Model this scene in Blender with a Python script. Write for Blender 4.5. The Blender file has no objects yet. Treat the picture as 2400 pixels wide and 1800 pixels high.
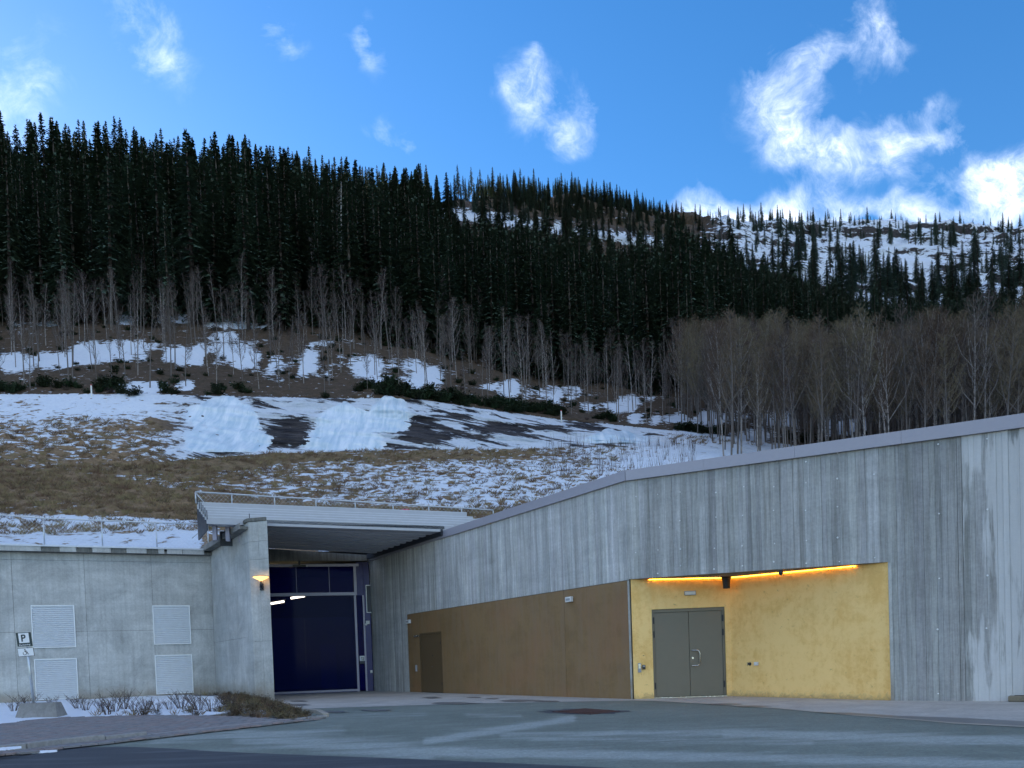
import bpy, math, random
import numpy as np
from mathutils import Vector, Matrix
random.seed(7); rng = np.random.default_rng(11)
sc = bpy.context.scene
col = sc.collection

# ------------------------------------------------------------------ camera
FPX, PX, HC = 1800.0, 1200.0, 1.15            # focal length and centre in pixels of the 2400-px photograph
PITCH, ROLL = math.radians(-1.5), math.radians(-2.0)
PY = 1548 + FPX*math.tan(-PITCH)
_rx = lambda a: np.array([[1,0,0],[0,math.cos(a),-math.sin(a)],[0,math.sin(a),math.cos(a)]])
_rz = lambda a: np.array([[math.cos(a),-math.sin(a),0],[math.sin(a),math.cos(a),0],[0,0,1]])
RC = _rx(math.pi/2+PITCH) @ _rz(ROLL)
CP = np.array([0,0,HC])
cam = bpy.data.objects.new('camera', bpy.data.cameras.new('camera'))
col.objects.link(cam)
cam.data.sensor_width = 36.0; cam.data.lens = 36.0*FPX/2400
cam.data.shift_y = (PY-900)/2400
cam.data.clip_start = 0.1; cam.data.clip_end = 12000
cam.matrix_world = Matrix.Translation((0,0,HC)) @ Matrix(RC.tolist()).to_4x4()
sc.camera = cam

# ------------------------------------------------------------------ light
SUN_EL, SUN_AZ = math.radians(14), math.radians(-46)      # low sun behind the wooded hill on the left
sunv = Vector((math.sin(SUN_AZ)*math.cos(SUN_EL), math.cos(SUN_AZ)*math.cos(SUN_EL), math.sin(SUN_EL)))
sl = bpy.data.lights.new('sun','SUN'); sl.energy = 5.0; sl.angle = math.radians(0.5); sl.color = (1,0.9,0.76)
so = bpy.data.objects.new('sun', sl); col.objects.link(so); so.location = (0,0,400)
so.rotation_euler = sunv.to_track_quat('Z','Y').to_euler()
sc.view_settings.view_transform = 'Standard'; sc.view_settings.look = 'None'
sc.view_settings.gamma = 1; sc.view_settings.use_curve_mapping = False
sc.view_settings.exposure = 2.32
SKY_STRENGTH = 0.073

class NT:
    """tiny node-tree helper"""
    def __init__(s, tree):
        s.t = tree; s.n = tree.nodes; s.l = tree.links
    def node(s, typ, ins=None, **kw):
        n = s.n.new(typ)
        for k, v in kw.items(): setattr(n, k, v)
        for k, v in (ins or {}).items(): s.put(n, k, v)
        return n
    def put(s, n, k, v):
        i = n.inputs[k]
        if isinstance(v, bpy.types.NodeSocket): s.l.new(v, i)
        else: i.default_value = v
    def math(s, op, a, b=0.0, c=0.0, clamp=False):
        n = s.node('ShaderNodeMath', operation=op, use_clamp=clamp)
        for i, v in enumerate((a, b, c)): s.put(n, i, v)
        return n.outputs[0]
    def vmath(s, op, a, b=(0,0,0)):
        n = s.node('ShaderNodeVectorMath', operation=op)
        s.put(n, 0, a)
        if op == 'SCALE': s.put(n, 'Scale', b)
        else: s.put(n, 1, b)
        return n.outputs['Value'] if op in ('DOT_PRODUCT','LENGTH') else n.outputs[0]
    def sep(s, v):
        n = s.node('ShaderNodeSeparateXYZ', {0: v}); return n.outputs
    def comb(s, x, y, z):
        return s.node('ShaderNodeCombineXYZ', {0: x, 1: y, 2: z}).outputs[0]
    def noise(s, vec, scale=1.0, detail=4.0, rough=0.55, dist=0.0):
        return s.node('ShaderNodeTexNoise', {'Vector': vec, 'Scale': scale, 'Detail': detail, 'Roughness': rough, 'Distortion': dist}).outputs[0]
    def mapr(s, v, a, b, c=0.0, d=1.0, smooth=False):
        n = s.node('ShaderNodeMapRange', {0: v, 1: a, 2: b, 3: c, 4: d})
        if smooth: n.interpolation_type = 'SMOOTHSTEP'
        return n.outputs[0]
    def mix(s, f, a, b, blend='MIX'):
        n = s.node('ShaderNodeMix', data_type='RGBA', blend_type=blend)
        s.put(n, 0, f); s.put(n, 6, a); s.put(n, 7, b)
        return n.outputs[2]
def c4(c): return (c[0], c[1], c[2], 1.0)

world = bpy.data.worlds.new('World'); sc.world = world; world.use_nodes = True
W = NT(world.node_tree)
for n in list(W.n): W.n.remove(n)
sky = W.node('ShaderNodeTexSky', sky_type='NISHITA', sun_disc=False, sun_elevation=SUN_EL, sun_rotation=SUN_AZ,
             altitude=300, air_density=1.0, dust_density=0.3, ozone_density=2.2)
gen = W.node('ShaderNodeTexCoord').outputs['Generated']
g = W.sep(gen)
# direction on a plane one unit ahead (for the clouds in view) and on a flat cloud deck (everywhere else)
ysafe = W.math('MAXIMUM', g[1], 0.05); zsafe = W.math('MAXIMUM', g[2], 0.04)
tx = W.math('DIVIDE', g[0], ysafe); tz = W.math('DIVIDE', g[2], ysafe)
pv = W.comb(tx, tz, 0.0)
deck = W.comb(W.math('DIVIDE', g[0], zsafe), W.math('DIVIDE', g[1], zsafe), 0.0)
warp = W.node('ShaderNodeTexNoise', {'Vector': pv, 'Scale': 7.0, 'Detail': 3.0}).outputs[1]
pw = W.vmath('ADD', pv, W.vmath('SCALE', W.vmath('SUBTRACT', warp, (0.5,0.5,0.5)), 0.16))
pws = W.sep(pw)
fine = W.noise(pv, 11.0, 7.0, 0.66, 0.5)
def blob(x, y, rx, ry, rot, amp):
    """soft ellipse in the sky, given by the photograph's pixel position"""
    d = RC @ np.array([(x-PX)/FPX, -(y-PY)/FPX, -1.0])
    cx, cz = d[0]/d[1], d[2]/d[1]
    a = math.radians(rot); rx /= FPX; ry /= FPX
    mp = W.node('ShaderNodeMapping', {0: pw, 'Location': (cx, cz, 0), 'Rotation': (0, 0, a), 'Scale': (rx, ry, 1)}, vector_type='TEXTURE')
    r = W.vmath('DOT_PRODUCT', mp.outputs[0], mp.outputs[0])
    return W.math('MULTIPLY', W.math('POWER', math.e, W.math('MULTIPLY', r, -1.0)), amp)
blobs = [(2050,80,80,100,25,.72),(1850,160,105,60,35,.8),(1880,285,80,60,-40,.8),(1990,355,150,50,-14,1.0),(2165,300,75,45,8,.85),
         (1780,475,190,50,4,1.15),(2090,515,270,36,0,.8),(2390,455,150,95,20,1.1),(2330,390,80,45,0,.6),
         (1255,225,120,55,-30,.56),(1330,290,80,50,0,.46),(1238,140,36,40,0,.45),
         (350,80,70,170,30,.44),(600,50,55,130,38,.44),(880,110,28,55,15,.38),(890,320,70,40,-30,.42),
         (20,240,120,150,0,.40)]
acc = None
for b in blobs:
    v = blob(*b); acc = v if acc is None else W.math('ADD', acc, v)
infront = W.mapr(g[1], 0.25, 0.5)
acc = W.math('MULTIPLY', acc, infront)
den = W.mapr(W.math('ADD', acc, W.math('MULTIPLY', W.math('SUBTRACT', fine, 0.52), 2.0)), 0.12, 1.75, 0, 1)
den = W.math('MULTIPLY', den, W.mapr(acc, 0.05, 0.3))
den = W.math('MULTIPLY', den, W.mapr(W.noise(W.vmath('MULTIPLY', pw, (1.0, 0.9, 1.0)), 26.0, 6.0, 0.68, 0.3), 0.34, 0.60, 0.30, 1.0))
# broken cloud in the unseen sky, its cover raised to add white light
dn = W.noise(deck, 0.9, 4.0, 0.58, 0.4)
rest = W.math('MULTIPLY', W.mapr(dn, 0.46, 0.64, 0, 0.95, True), W.mapr(g[1], 0.12, 0.40, 1, 0))
den = W.math('MAXIMUM', den, W.math('MULTIPLY', rest, W.mapr(g[2], 0.0, 0.05)))
cloudcol = W.mix(den, (4.4,5.0,6.0,1), (7.8,7.7,7.7,1))
clear = W.node('ShaderNodeHueSaturation', {'Hue': 0.507, 'Saturation': 1.32, 'Value': 0.86, 'Color': sky.outputs[0]}).outputs[0]
skyc = W.mix(W.math('MULTIPLY', den, 0.9), clear, cloudcol)
bg = W.node('ShaderNodeBackground', {'Color': skyc, 'Strength': SKY_STRENGTH})
W.l.new(bg.outputs[0], W.node('ShaderNodeOutputWorld').inputs[0])
world.cycles.sampling_method = 'MANUAL'; world.cycles.sample_map_resolution = 512
sc.cycles.use_denoising = True
sc.cycles.max_bounces = 6; sc.cycles.diffuse_bounces = 3; sc.cycles.glossy_bounces = 3; sc.cycles.transparent_max_bounces = 12
sc.cycles.sample_clamp_indirect = 4.0; sc.cycles.caustics_reflective = False; sc.cycles.caustics_refractive = False

# ------------------------------------------------------------------ pixel to place
K = 2400/2212.0
def ray(x, y): return RC @ np.array([(x-PX)/FPX, -(y-PY)/FPX, -1.0])
def G(x, y, z=0.0):
    d = ray(x, y); return CP + d*((z-HC)/d[2])
def atD(x, y, D):
    d = ray(x, y); return CP + d*(D/d[1])
def to_px(P):
    c = (np.asarray(P, float)-CP) @ RC
    w = -c[...,2]; w = np.where(w < 0.05, 0.05, w)
    return PX + FPX*c[...,0]/w, PY - FPX*c[...,1]/w

# ------------------------------------------------------------------ object helpers
def tag(o, label=None, cat=None, group=None, kind=None):
    if label: o['label'] = label
    if cat: o['category'] = cat
    if group: o['group'] = group
    if kind: o['kind'] = kind
    return o
def empty(name, loc=(0,0,0), label=None, cat=None, group=None, rz=0):
    o = bpy.data.objects.new(name, None); col.objects.link(o)
    o.location = tuple(loc); o.rotation_euler = (0,0,rz); o.empty_display_size = 0.2
    return tag(o, label, cat, group)
def link(name, me, mat=None, parent=None, color=None):
    o = bpy.data.objects.new(name, me); col.objects.link(o)
    if mat is not None and not me.materials: me.materials.append(mat)
    if parent is not None:
        o.parent = parent
        o.matrix_parent_inverse = INV.get(parent.name, Matrix.Identity(4))
    if color is not None: o.color = color
    return o
INV = {}
def thing(name, loc, label, cat, group=None):
    """an Empty at a thing's base whose parts are given in world coordinates"""
    o = empty(name, loc, label, cat, group)
    INV[o.name] = Matrix.Translation(Vector(tuple(loc))).inverted()
    return o
class MB:
    def __init__(s): s.v = []; s.f = []
    def add(s, vs, fs):
        b = len(s.v); s.v += [tuple(map(float, p)) for p in vs]; s.f += [tuple(i+b for i in f) for f in fs]; return s
    def hexa(s, p):      # 8 points: bottom loop 0-3, top loop 4-7
        return s.add(p, [(3,2,1,0),(4,5,6,7),(0,1,5,4),(1,2,6,5),(2,3,7,6),(3,0,4,7)])
    def box(s, a, b):
        x0,y0,z0 = a; x1,y1,z1 = b
        return s.hexa([(x0,y0,z0),(x1,y0,z0),(x1,y1,z0),(x0,y1,z0),(x0,y0,z1),(x1,y0,z1),(x1,y1,z1),(x0,y1,z1)])
    def tube(s, pts, rad, n=8, cap=True):
        pts = [np.array(p, float) for p in pts]
        if not hasattr(rad, '__len__'): rad = [rad]*len(pts)
        b = len(s.v)
        for i, p in enumerate(pts):
            d = pts[min(i+1, len(pts)-1)] - pts[max(i-1, 0)]; d /= np.linalg.norm(d)+1e-9
            a = np.array([0,0,1.0]) if abs(d[2]) < 0.9 else np.array([1.0,0,0])
            u = np.cross(d, a); u /= np.linalg.norm(u); w = np.cross(d, u)
            for k in range(n):
                t = 2*math.pi*k/n; s.v.append(tuple(p + rad[i]*(u*math.cos(t)+w*math.sin(t))))
        for i in range(len(pts)-1):
            for k in range(n):
                k2 = (k+1) % n; s.f.append((b+i*n+k, b+i*n+k2, b+(i+1)*n+k2, b+(i+1)*n+k))
        if cap:
            s.f.append(tuple(b+k for k in range(n))[::-1]); s.f.append(tuple(b+(len(pts)-1)*n+k for k in range(n)))
        return s
    def lathe(s, prof, n=20, c=(0,0,0), axis=None):
        M = np.eye(3) if axis is None else axis      # columns: u, w, axis
        b = len(s.v)
        for r, z in prof:
            for k in range(n):
                t = 2*math.pi*k/n
                s.v.append(tuple(np.array(c) + M @ np.array([r*math.cos(t), r*math.sin(t), z])))
        for i in range(len(prof)-1):
            for k in range(n):
                k2 = (k+1) % n; s.f.append((b+i*n+k, b+i*n+k2, b+(i+1)*n+k2, b+(i+1)*n+k))
        return s
    def mesh(s, name, smooth=False):
        me = bpy.data.meshes.new(name); me.from_pydata(s.v, [], s.f); me.update()
        if smooth: me.polygons.foreach_set('use_smooth', [True]*len(me.polygons))
        return me
    def build(s, name, mat=None, parent=None, smooth=False, color=None, bevel=0):
        o = link(name, s.mesh(name, smooth), mat, parent, color)
        if bevel:
            m = o.modifiers.new('bevel','BEVEL'); m.width = bevel; m.segments = 2; m.limit_method = 'ANGLE'
        return o
class Frame:
    """a vertical wall face: s along it, z up, d out of it towards the yard"""
    def __init__(s, A, B):
        s.A = np.array([A[0],A[1],0.0]); B = np.array([B[0],B[1],0.0])
        s.L = np.linalg.norm(B-s.A); s.u = (B-s.A)/s.L; s.n = np.array([s.u[1],-s.u[0],0.0])
    def pt(s, a, z, d=0.0): return s.A + s.u*a + s.n*d + np.array([0,0,z])
    def hit(s, x, y, d=0.0):
        r = ray(x, y); k = ((s.A + s.n*d - CP) @ s.n)/(r @ s.n); return CP + r*k
    def sz(s, x, y, d=0.0):
        p = s.hit(x, y, d); return float((p-s.A) @ s.u), float(p[2])
    def slab(s, mb, q, d0, d1):      # q: four (s,z): bl, br, tr, tl
        mb.hexa([s.pt(*q[0],d1), s.pt(*q[1],d1), s.pt(*q[1],d0), s.pt(*q[0],d0), s.pt(*q[3],d1), s.pt(*q[2],d1), s.pt(*q[2],d0), s.pt(*q[3],d0)])
        return mb
    def rect(s, mb, s0, s1, z0, z1, d0, d1): return s.slab(mb, [(s0,z0),(s1,z0),(s1,z1),(s0,z1)], d0, d1)
    def axis(s):                     # lathe matrix with its axis out of the wall
        return np.stack([s.u, np.array([0,0,1.0]), s.n], 1)

# ------------------------------------------------------------------ materials
MAT = {}
def mat(name):
    m = bpy.data.materials.new(name); m.use_nodes = True; MAT[name] = m
    T = NT(m.node_tree); bs = T.n['Principled BSDF']; return m, T, bs
def simple(name, c, rough=0.6, metal=0.0, var=0.12, scale=6.0, bump=0.0):
    m, T, bs = mat(name)
    pos = T.node('ShaderNodeNewGeometry').outputs['Position']
    n = T.noise(pos, scale, 5.0, 0.6)
    f = T.mapr(n, 0.3, 0.7, 1-var, 1+var)
    T.put(bs, 'Base Color', T.mix(1.0, c4(c), T.comb(f,f,f), 'MULTIPLY'))
    T.put(bs, 'Roughness', T.mapr(n, 0.3, 0.7, max(rough-.08,0.02), min(rough+.08,1))); bs.inputs['Metallic'].default_value = metal
    if bump:
        T.put(bs, 'Normal', T.node('ShaderNodeBump', {'Strength': bump, 'Distance': 0.02, 'Height': T.noise(pos, scale*6, 4.0)}).outputs[0])
    return m
def emit(name, c, strength):
    m, T, bs = mat(name)
    bs.inputs['Base Color'].default_value = c4(c); bs.inputs['Emission Color'].default_value = c4(c); bs.inputs['Emission Strength'].default_value = strength
    return m

def concrete(name, c, streak=0.25, blotch=0.25, boards=False, pale=0.0, dirt_z=None, algae=0.35):
    """weathered concrete: blotches, run-down streaks, pores; boards take a tint per piece"""
    m, T, bs = mat(name)
    pos = T.node('ShaderNodeNewGeometry').outputs['Position']
    p = T.sep(pos)
    sv = T.comb(T.math('MULTIPLY', p[0], 9.0), T.math('MULTIPLY', p[1], 9.0), T.math('MULTIPLY', p[2], 0.35))
    st = T.noise(sv, 1.0, 5.0, 0.65)
    bl = T.noise(pos, 0.75, 8.0, 0.70, 0.7)
    po = T.noise(pos, 16.0, 5.0, 0.7)
    hv = T.comb(T.math('MULTIPLY', p[0], 0.5), T.math('MULTIPLY', p[1], 0.5), T.math('MULTIPLY', p[2], 5.0))
    hz = T.noise(hv, 1.0, 4.0, 0.6)
    f = T.math('MULTIPLY', T.mapr(st, 0.28, 0.72, 1-streak, 1+streak), T.mapr(bl, 0.3, 0.7, 1-blotch, 1+blotch))
    f = T.math('MULTIPLY', f, T.mapr(po, 0.3, 0.7, 0.86, 1.1))
    f = T.math('MULTIPLY', f, T.mapr(hz, 0.3, 0.7, 0.94, 1.06))
    base = T.mix(1.0, c4(c), T.comb(f,f,f), 'MULTIPLY')
    # faint brown-green algae in the darker streaks
    base = T.mix(T.mapr(st, 0.50, 0.25, 0.0, algae), base, (c[0]*0.55, c[1]*0.53, c[2]*0.42, 1))
    if boards:
        oi = T.node('ShaderNodeObjectInfo')
        base = T.mix(1.0, base, oi.outputs['Color'], 'MULTIPLY')
        gv = T.comb(T.math('MULTIPLY', p[0], 60.0), T.math('MULTIPLY', p[1], 60.0), T.math('MULTIPLY', p[2], 1.6))
        gr = T.noise(gv, 1.0, 3.0, 0.6)
        gf = T.mapr(gr, 0.3, 0.7, 0.84, 1.12)
        base = T.mix(1.0, base, T.comb(gf,gf,gf), 'MULTIPLY')
        if pale:
            pv_ = T.comb(T.math('MULTIPLY', p[0], 3.2), T.math('MULTIPLY', p[1], 3.2), T.math('MULTIPLY', p[2], 0.33))
            pn = T.noise(pv_, 1.0, 5.0, 0.6, 0.3)
            k = T.mapr(pn, 0.43, 0.52, 0, 1, True)
            base = T.mix(T.math('MULTIPLY', k, pale), base, (0.74,0.74,0.74,1))
    if dirt_z is not None:
        dz = T.math('ADD', p[2], T.math('MULTIPLY', T.noise(pos, 1.3, 4.0), -0.8))
        base = T.mix(T.mapr(dz, dirt_z-0.6, dirt_z, 0.55, 0.0, True), base, (0.21,0.155,0.09,1))
    T.put(bs, 'Base Color', base)
    bs.inputs['Roughness'].default_value = 0.82; bs.inputs['Specular IOR Level'].default_value = 0.3
    T.put(bs, 'Normal', T.node('ShaderNodeBump', {'Strength': 0.35, 'Distance': 0.015, 'Height': T.math('ADD', po, T.math('MULTIPLY', st, 0.6))}).outputs[0])
    return m
concrete('board_concrete', (0.50,0.50,0.49), 0.26, 0.16, True)
concrete('board_concrete_pale', (0.48,0.48,0.47), 0.24, 0.16, True, 0.6)
concrete('cast_concrete', (0.45,0.455,0.435), 0.09, 0.26, dirt_z=0.38, algae=0.12)
concrete('dark_concrete', (0.16,0.16,0.145), 0.35, 0.25)
concrete('block_concrete', (0.24,0.235,0.225), 0.08, 0.16)
concrete('apron_concrete', (0.40,0.385,0.36), 0.05, 0.22)
simple('coping_metal', (0.36,0.35,0.40), 0.45, 0.35, 0.05)
simple('galvanised', (0.55,0.58,0.60), 0.38, 0.75, 0.10, 14)
simple('white_frame', (0.72,0.74,0.76), 0.4, 0.2, 0.04)
simple('louvre_metal', (0.62,0.66,0.72), 0.4, 0.45, 0.06)
simple('dark_steel', (0.035,0.042,0.055), 0.45, 0.4, 0.15)
simple('soffit_steel', (0.62,0.65,0.69), 0.5, 0.0, 0.06)
simple('tier_board', (0.44,0.45,0.48), 0.6, 0.0, 0.06, 3)
simple('door_paint', (0.19,0.165,0.12), 0.42, 0.05, 0.05, 3)
simple('door_paint_dark', (0.125,0.080,0.038), 0.5, 0.05, 0.10, 3)
simple('white_plastic', (0.75,0.75,0.74), 0.4, 0, 0.04)
simple('black_plastic', (0.02,0.02,0.022), 0.35, 0, 0.1)
simple('grey_plastic', (0.33,0.34,0.36), 0.4, 0, 0.06)
simple('steel', (0.62,0.61,0.59), 0.25, 0.95, 0.05)
simple('sign_dark', (0.012,0.03,0.035), 0.35, 0, 0.05)
simple('sign_white', (0.78,0.79,0.80), 0.35, 0, 0.03)
simple('rust_iron', (0.085,0.040,0.032), 0.75, 0.2, 0.35, 9, 0.4)
simple('kerb_granite', (0.27,0.265,0.255), 0.8, 0, 0.22, 14, 0.3)
simple('red_paint', (0.5,0.02,0.03), 0.4)
simple('gate_blue', (0.006,0.008,0.10), 0.35, 0.2, 0.12)
simple('hall_blue', (0.035,0.05,0.30), 0.6, 0, 0.15, 1.2)
simple('hall_dark', (0.02,0.02,0.024), 0.7, 0, 0.15, 1.2)
simple('hall_door_blue', (0.012,0.018,0.50), 0.5, 0, 0.08)
simple('gate_frame_metal', (0.30,0.29,0.36), 0.45, 0.4, 0.1, 9)
simple('wood_weathered', (0.20,0.17,0.12), 0.8, 0, 0.25, 8, 0.3)
simple('pole_white', (0.7,0.7,0.66), 0.5)
emit('led_amber', (1.0,0.40,0.04), 7.0)
emit('lamp_warm', (1.0,0.52,0.16), 0.55)
emit('tube_warm', (1.0,0.80,0.45), 7.0)

def painted_wall(name, c, c2, metal, rough, scratch):
    m, T, bs = mat(name)
    pos = T.node('ShaderNodeNewGeometry').outputs['Position']; p = T.sep(pos)
    a = T.noise(pos, 1.1, 6.0, 0.65, 0.5); b = T.noise(pos, 9.0, 6.0, 0.7, 0.6)
    sv = T.comb(T.math('MULTIPLY', p[0], 5.0), T.math('MULTIPLY', p[1], 5.0), T.math('MULTIPLY', p[2], 0.6))
    s_ = T.noise(sv, 1.0, 5.0, 0.65)
    hv = T.comb(T.math('MULTIPLY', p[0], 0.35), T.math('MULTIPLY', p[1], 0.35), T.math('MULTIPLY', p[2], 2.6))
    h = T.noise(hv, 1.0, 5.0, 0.6)
    k = T.math('ADD', T.math('MULTIPLY', a, 0.4), T.math('ADD', T.math('MULTIPLY', b, 0.30), T.math('ADD', T.math('MULTIPLY', s_, 0.15), T.math('MULTIPLY', h, 0.15))))
    base = T.mix(T.mapr(k, 0.40, 0.55, 0, 1, True), c4(c2), c4(c))
    if scratch:
        v = T.node('ShaderNodeTexVoronoi', {'Vector': pos, 'Scale': 5.0}).outputs[0]
        spot = T.math('MULTIPLY', T.mapr(b, 0.40, 0.30, 0, 1), T.mapr(v, 0.5, 0.2, 0, 1))
        base = T.mix(T.math('MULTIPLY', spot, 0.7), base, (0.25,0.17,0.07,1))
        low = T.math('ADD', p[2], T.math('MULTIPLY', b, -0.5))
        base = T.mix(T.mapr(low, -0.1, -0.25, 0, 0.6), base, (0.20,0.14,0.07,1))
    else:
        base = T.mix(T.mapr(s_, 0.42, 0.62, 0.0, 0.4), base, (c[0]*0.9, c[1]*1.0, c[2]*1.5, 1))
        rd = T.noise(pos, 0.5, 4.0, 0.6)
        base = T.mix(T.mapr(rd, 0.48, 0.66, 0, 0.35), base, (c[0]*1.15, c[1]*0.86, c[2]*1.0, 1))
    T.put(bs, 'Base Color', base)
    bs.inputs['Metallic'].default_value = metal
    T.put(bs, 'Roughness', T.mapr(b, 0.3, 0.7, rough-0.08, rough+0.10))
    T.put(bs, 'Normal', T.node('ShaderNodeBump', {'Strength': 0.35, 'Distance': 0.012, 'Height': T.math('ADD', b, s_)}).outputs[0])
    return m
painted_wall('gold_paint', (0.99,0.665,0.255), (0.85,0.51,0.15), 0.12, 0.50, True)
painted_wall('bronze_paint', (0.275,0.168,0.072), (0.22,0.132,0.054), 0.1, 0.6, False)

def glass(name, tint, refl):
    m, T, bs = mat(name)
    tr = T.node('ShaderNodeBsdfTransparent', {'Color': c4(tint)})
    gl = T.node('ShaderNodeBsdfGlossy', {'Color': (0.75,0.78,1,1), 'Roughness': 0.06})
    fr = T.node('ShaderNodeFresnel', {'IOR': refl})
    mx = T.node('ShaderNodeMixShader', {0: fr.outputs[0], 1: tr.outputs[0], 2: gl.outputs[0]})
    T.l.new(mx.outputs[0], T.n['Material Output'].inputs[0])
    return m
def tinted_pane(name, tint, body, solid, refl):
    """dusty tinted pane: part of it is seen through, part is its own dark blue"""
    m, T, bs = mat(name)
    tr = T.node('ShaderNodeBsdfTransparent', {'Color': c4(tint)}); df = T.node('ShaderNodeBsdfDiffuse', {'Color': c4(body)})
    gl = T.node('ShaderNodeBsdfGlossy', {'Color': (0.7,0.75,1,1), 'Roughness': 0.08})
    a = T.node('ShaderNodeMixShader', {0: solid, 1: tr.outputs[0], 2: df.outputs[0]})
    mx = T.node('ShaderNodeMixShader', {0: T.node('ShaderNodeFresnel', {'IOR': refl}).outputs[0], 1: a.outputs[0], 2: gl.outputs[0]})
    T.l.new(mx.outputs[0], T.n['Material Output'].inputs[0])
    return m
tinted_pane('gate_glass', (0.45,0.47,0.58), (0.014,0.030,0.17), 0.28, 1.12)
tinted_pane('upper_glass', (0.25,0.27,0.55), (0.006,0.008,0.12), 0.6, 1.12)

# ================================================================== the building
B0, B1, B2, B4 = G(873,1618), G(961,1622), G(1482,1639), G(2400,1644)
F1 = Frame(B1, B2)                       # long wall with the bronze panels
F2 = Frame(B2, B4)                       # wall with the golden recess
ROOF = 6.05
s_gate = F1.sz(877,1616)[0]              # negative: F1 runs back to the gate
S2END = F2.L + 9.0
colR = G(644,1644); colL = G(602,1645)
# the side wall of the gateway runs parallel to the long wall
_d = -F1.u
def meet(P, d, x, y):                    # point on the plan line P + k d seen through pixel column (x, y)
    r = ray(x, y); A = np.array([[d[0], -r[0]], [d[1], -r[1]]]); k = np.linalg.solve(A, -np.array(P[:2]))
    return np.array([P[0]+d[0]*k[0], P[1]+d[1]*k[0], 0.0])
corner = meet(colL, _d, 500, 1460)
FS = Frame(corner, colL)                 # side wall of the gateway (faces left)
ztop_side = FS.sz(580,1236)[1]; zc_ = FS.sz(493,1303)[1]
def left_end():                          # the louvre wall keeps the level of its top
    zl = atD(493,1303,corner[1])[2]; r = ray(0,1293); k = (zl-HC)/r[2]; return CP + r*k
LE = left_end()
_ul = (corner-LE)*np.array([1,1,0]); _ul /= np.linalg.norm(_ul)
ZL = float(atD(493,1303,corner[1])[2])
FL = Frame(corner-_ul*22.0, corner)      # louvre wall, going on beyond the picture's left edge
FG = Frame(G(645.6,1629), F1.pt(s_gate, 0))   # gate plane

def roof2(s): # top of the wall with the golden recess
    a, b = 0.0, F2.sz(2400,1003)[0]; za, zb = F2.sz(1466,1128)[1], F2.sz(2400,1003)[1]
    return za + (zb-za)*(s-a)/(b-a)
def top1(s): return F1.sz(1466,1128)[1]
sgR, zgR = F2.sz(2081,1317); sgL, zgL = 0.03, F2.sz(1481,1357)[1]
def goldtop(s): return zgL + (zgR-zgL)*(s-sgL)/(sgR-sgL)

def board_run(parent, fr, s0, s1, bot, top, joints=(), tint=lambda s: 1.0, m='board_concrete', wmin=0.10, wmax=0.19, mfun=None):
    s = s0; js = sorted(j for j in joints if s0 < j < s1)
    while s < s1-0.02:
        e = min(s + random.uniform(wmin, wmax), s1)
        for j in js:
            if s < j-0.01 and e > j-0.05: e = j; break
        if s1-e < 0.05: e = s1
        gap = 0.006 if any(abs(e-j) < 1e-6 for j in js) else 0.0012
        mb = MB(); d = random.choice((0.0, 0.003, 0.006, 0.009, 0.012))
        fr.slab(mb, [(s+gap, bot(s)), (e-gap, bot(e)), (e-gap, top(e)), (s+gap, top(s))], -0.03, d)
        v = random.triangular(0.78, 1.16, 1.0)*tint((s+e)/2)
        mm = mfun((s+e)/2) if mfun else m
        mb.build('board', MAT[mm], parent, color=(v, v*random.uniform(.99,1.01), v*random.uniform(.98,1.02), 1))
        s = e

# ---- long wall
wall1 = thing('concrete_wall', F1.pt(2,0), 'long board-marked concrete wall above the bronze panels, running back to the blue gate', 'wall')
T1 = top1(0)
zb0 = F1.sz(957,1440)[1]; zb1 = F1.sz(1478,1359.5)[1]; ZB = (zb0+zb1)/2; SBL = 0.0
core = MB(); F1.rect(core, s_gate, F1.L-0.02, 0.0, T1, -0.45, -0.031)
core.build('wall_core', MAT['dark_concrete'], wall1)
j1 = [F1.sz(x,y)[0] for x, y in ((905,1450),(955,1330),(1157,1300),(1322,1260))]
board_run(wall1, F1, s_gate, SBL-0.02, lambda s: 0.0, lambda s: T1, j1, lambda s: 0.95)
board_run(wall1, F1, SBL-0.02, F1.L-0.004, lambda s: ZB+0.012, lambda s: T1, j1, lambda s: 1.03 if s < 12 else 1.12)

# ---- bronze panels under it
br = thing('bronze_panel_wall', F1.pt(5,0), 'dull bronze painted panel wall with a small flush door beside the blue gate', 'panel wall')
dS0, dS1 = F1.sz(986,1560)[0], F1.sz(1037,1560)[0]; dZ = F1.sz(1010,1482)[1]
e1, e2, e3 = F1.sz(1164,1500)[0], F1.sz(1325,1500)[0], F1.L-0.05
def panel(s0, s1, z0, z1, d=0.0):
    mb = MB(); F1.rect(mb, s0+0.004, s1-0.004, z0, z1, -0.03, d); mb.build('panel', MAT['bronze_paint'], br)
panel(SBL, dS0, 0.0, ZB, 0.001); panel(dS0, dS1, dZ, ZB, 0.0); panel(dS1, e1, 0.0, ZB, 0.001)
for a, b, d in ((e1,e2,0.003),(e2,e3,0.0)): panel(a, b, 0.0, ZB, d)
dr = MB(); F1.rect(dr, dS0+0.07, dS1-0.07, 0.015, dZ-0.07, -0.03, -0.005)
door = dr.build('door', MAT['door_paint_dark'], br, bevel=0.004); tag(door, 'dark brown flush door in the bronze wall')
fm = MB(); F1.rect(fm, dS0, dS0+0.065, 0, dZ, -0.03, 0.012); F1.rect(fm, dS1-0.065, dS1, 0, dZ, -0.03, 0.012); F1.rect(fm, dS0+0.066, dS1-0.066, dZ-0.065, dZ, -0.03, 0.02)
fm.build('door_frame', MAT['door_paint_dark'], door)
hd = MB(); c_ = (dS0+dS1)/2 + 0.12
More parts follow.
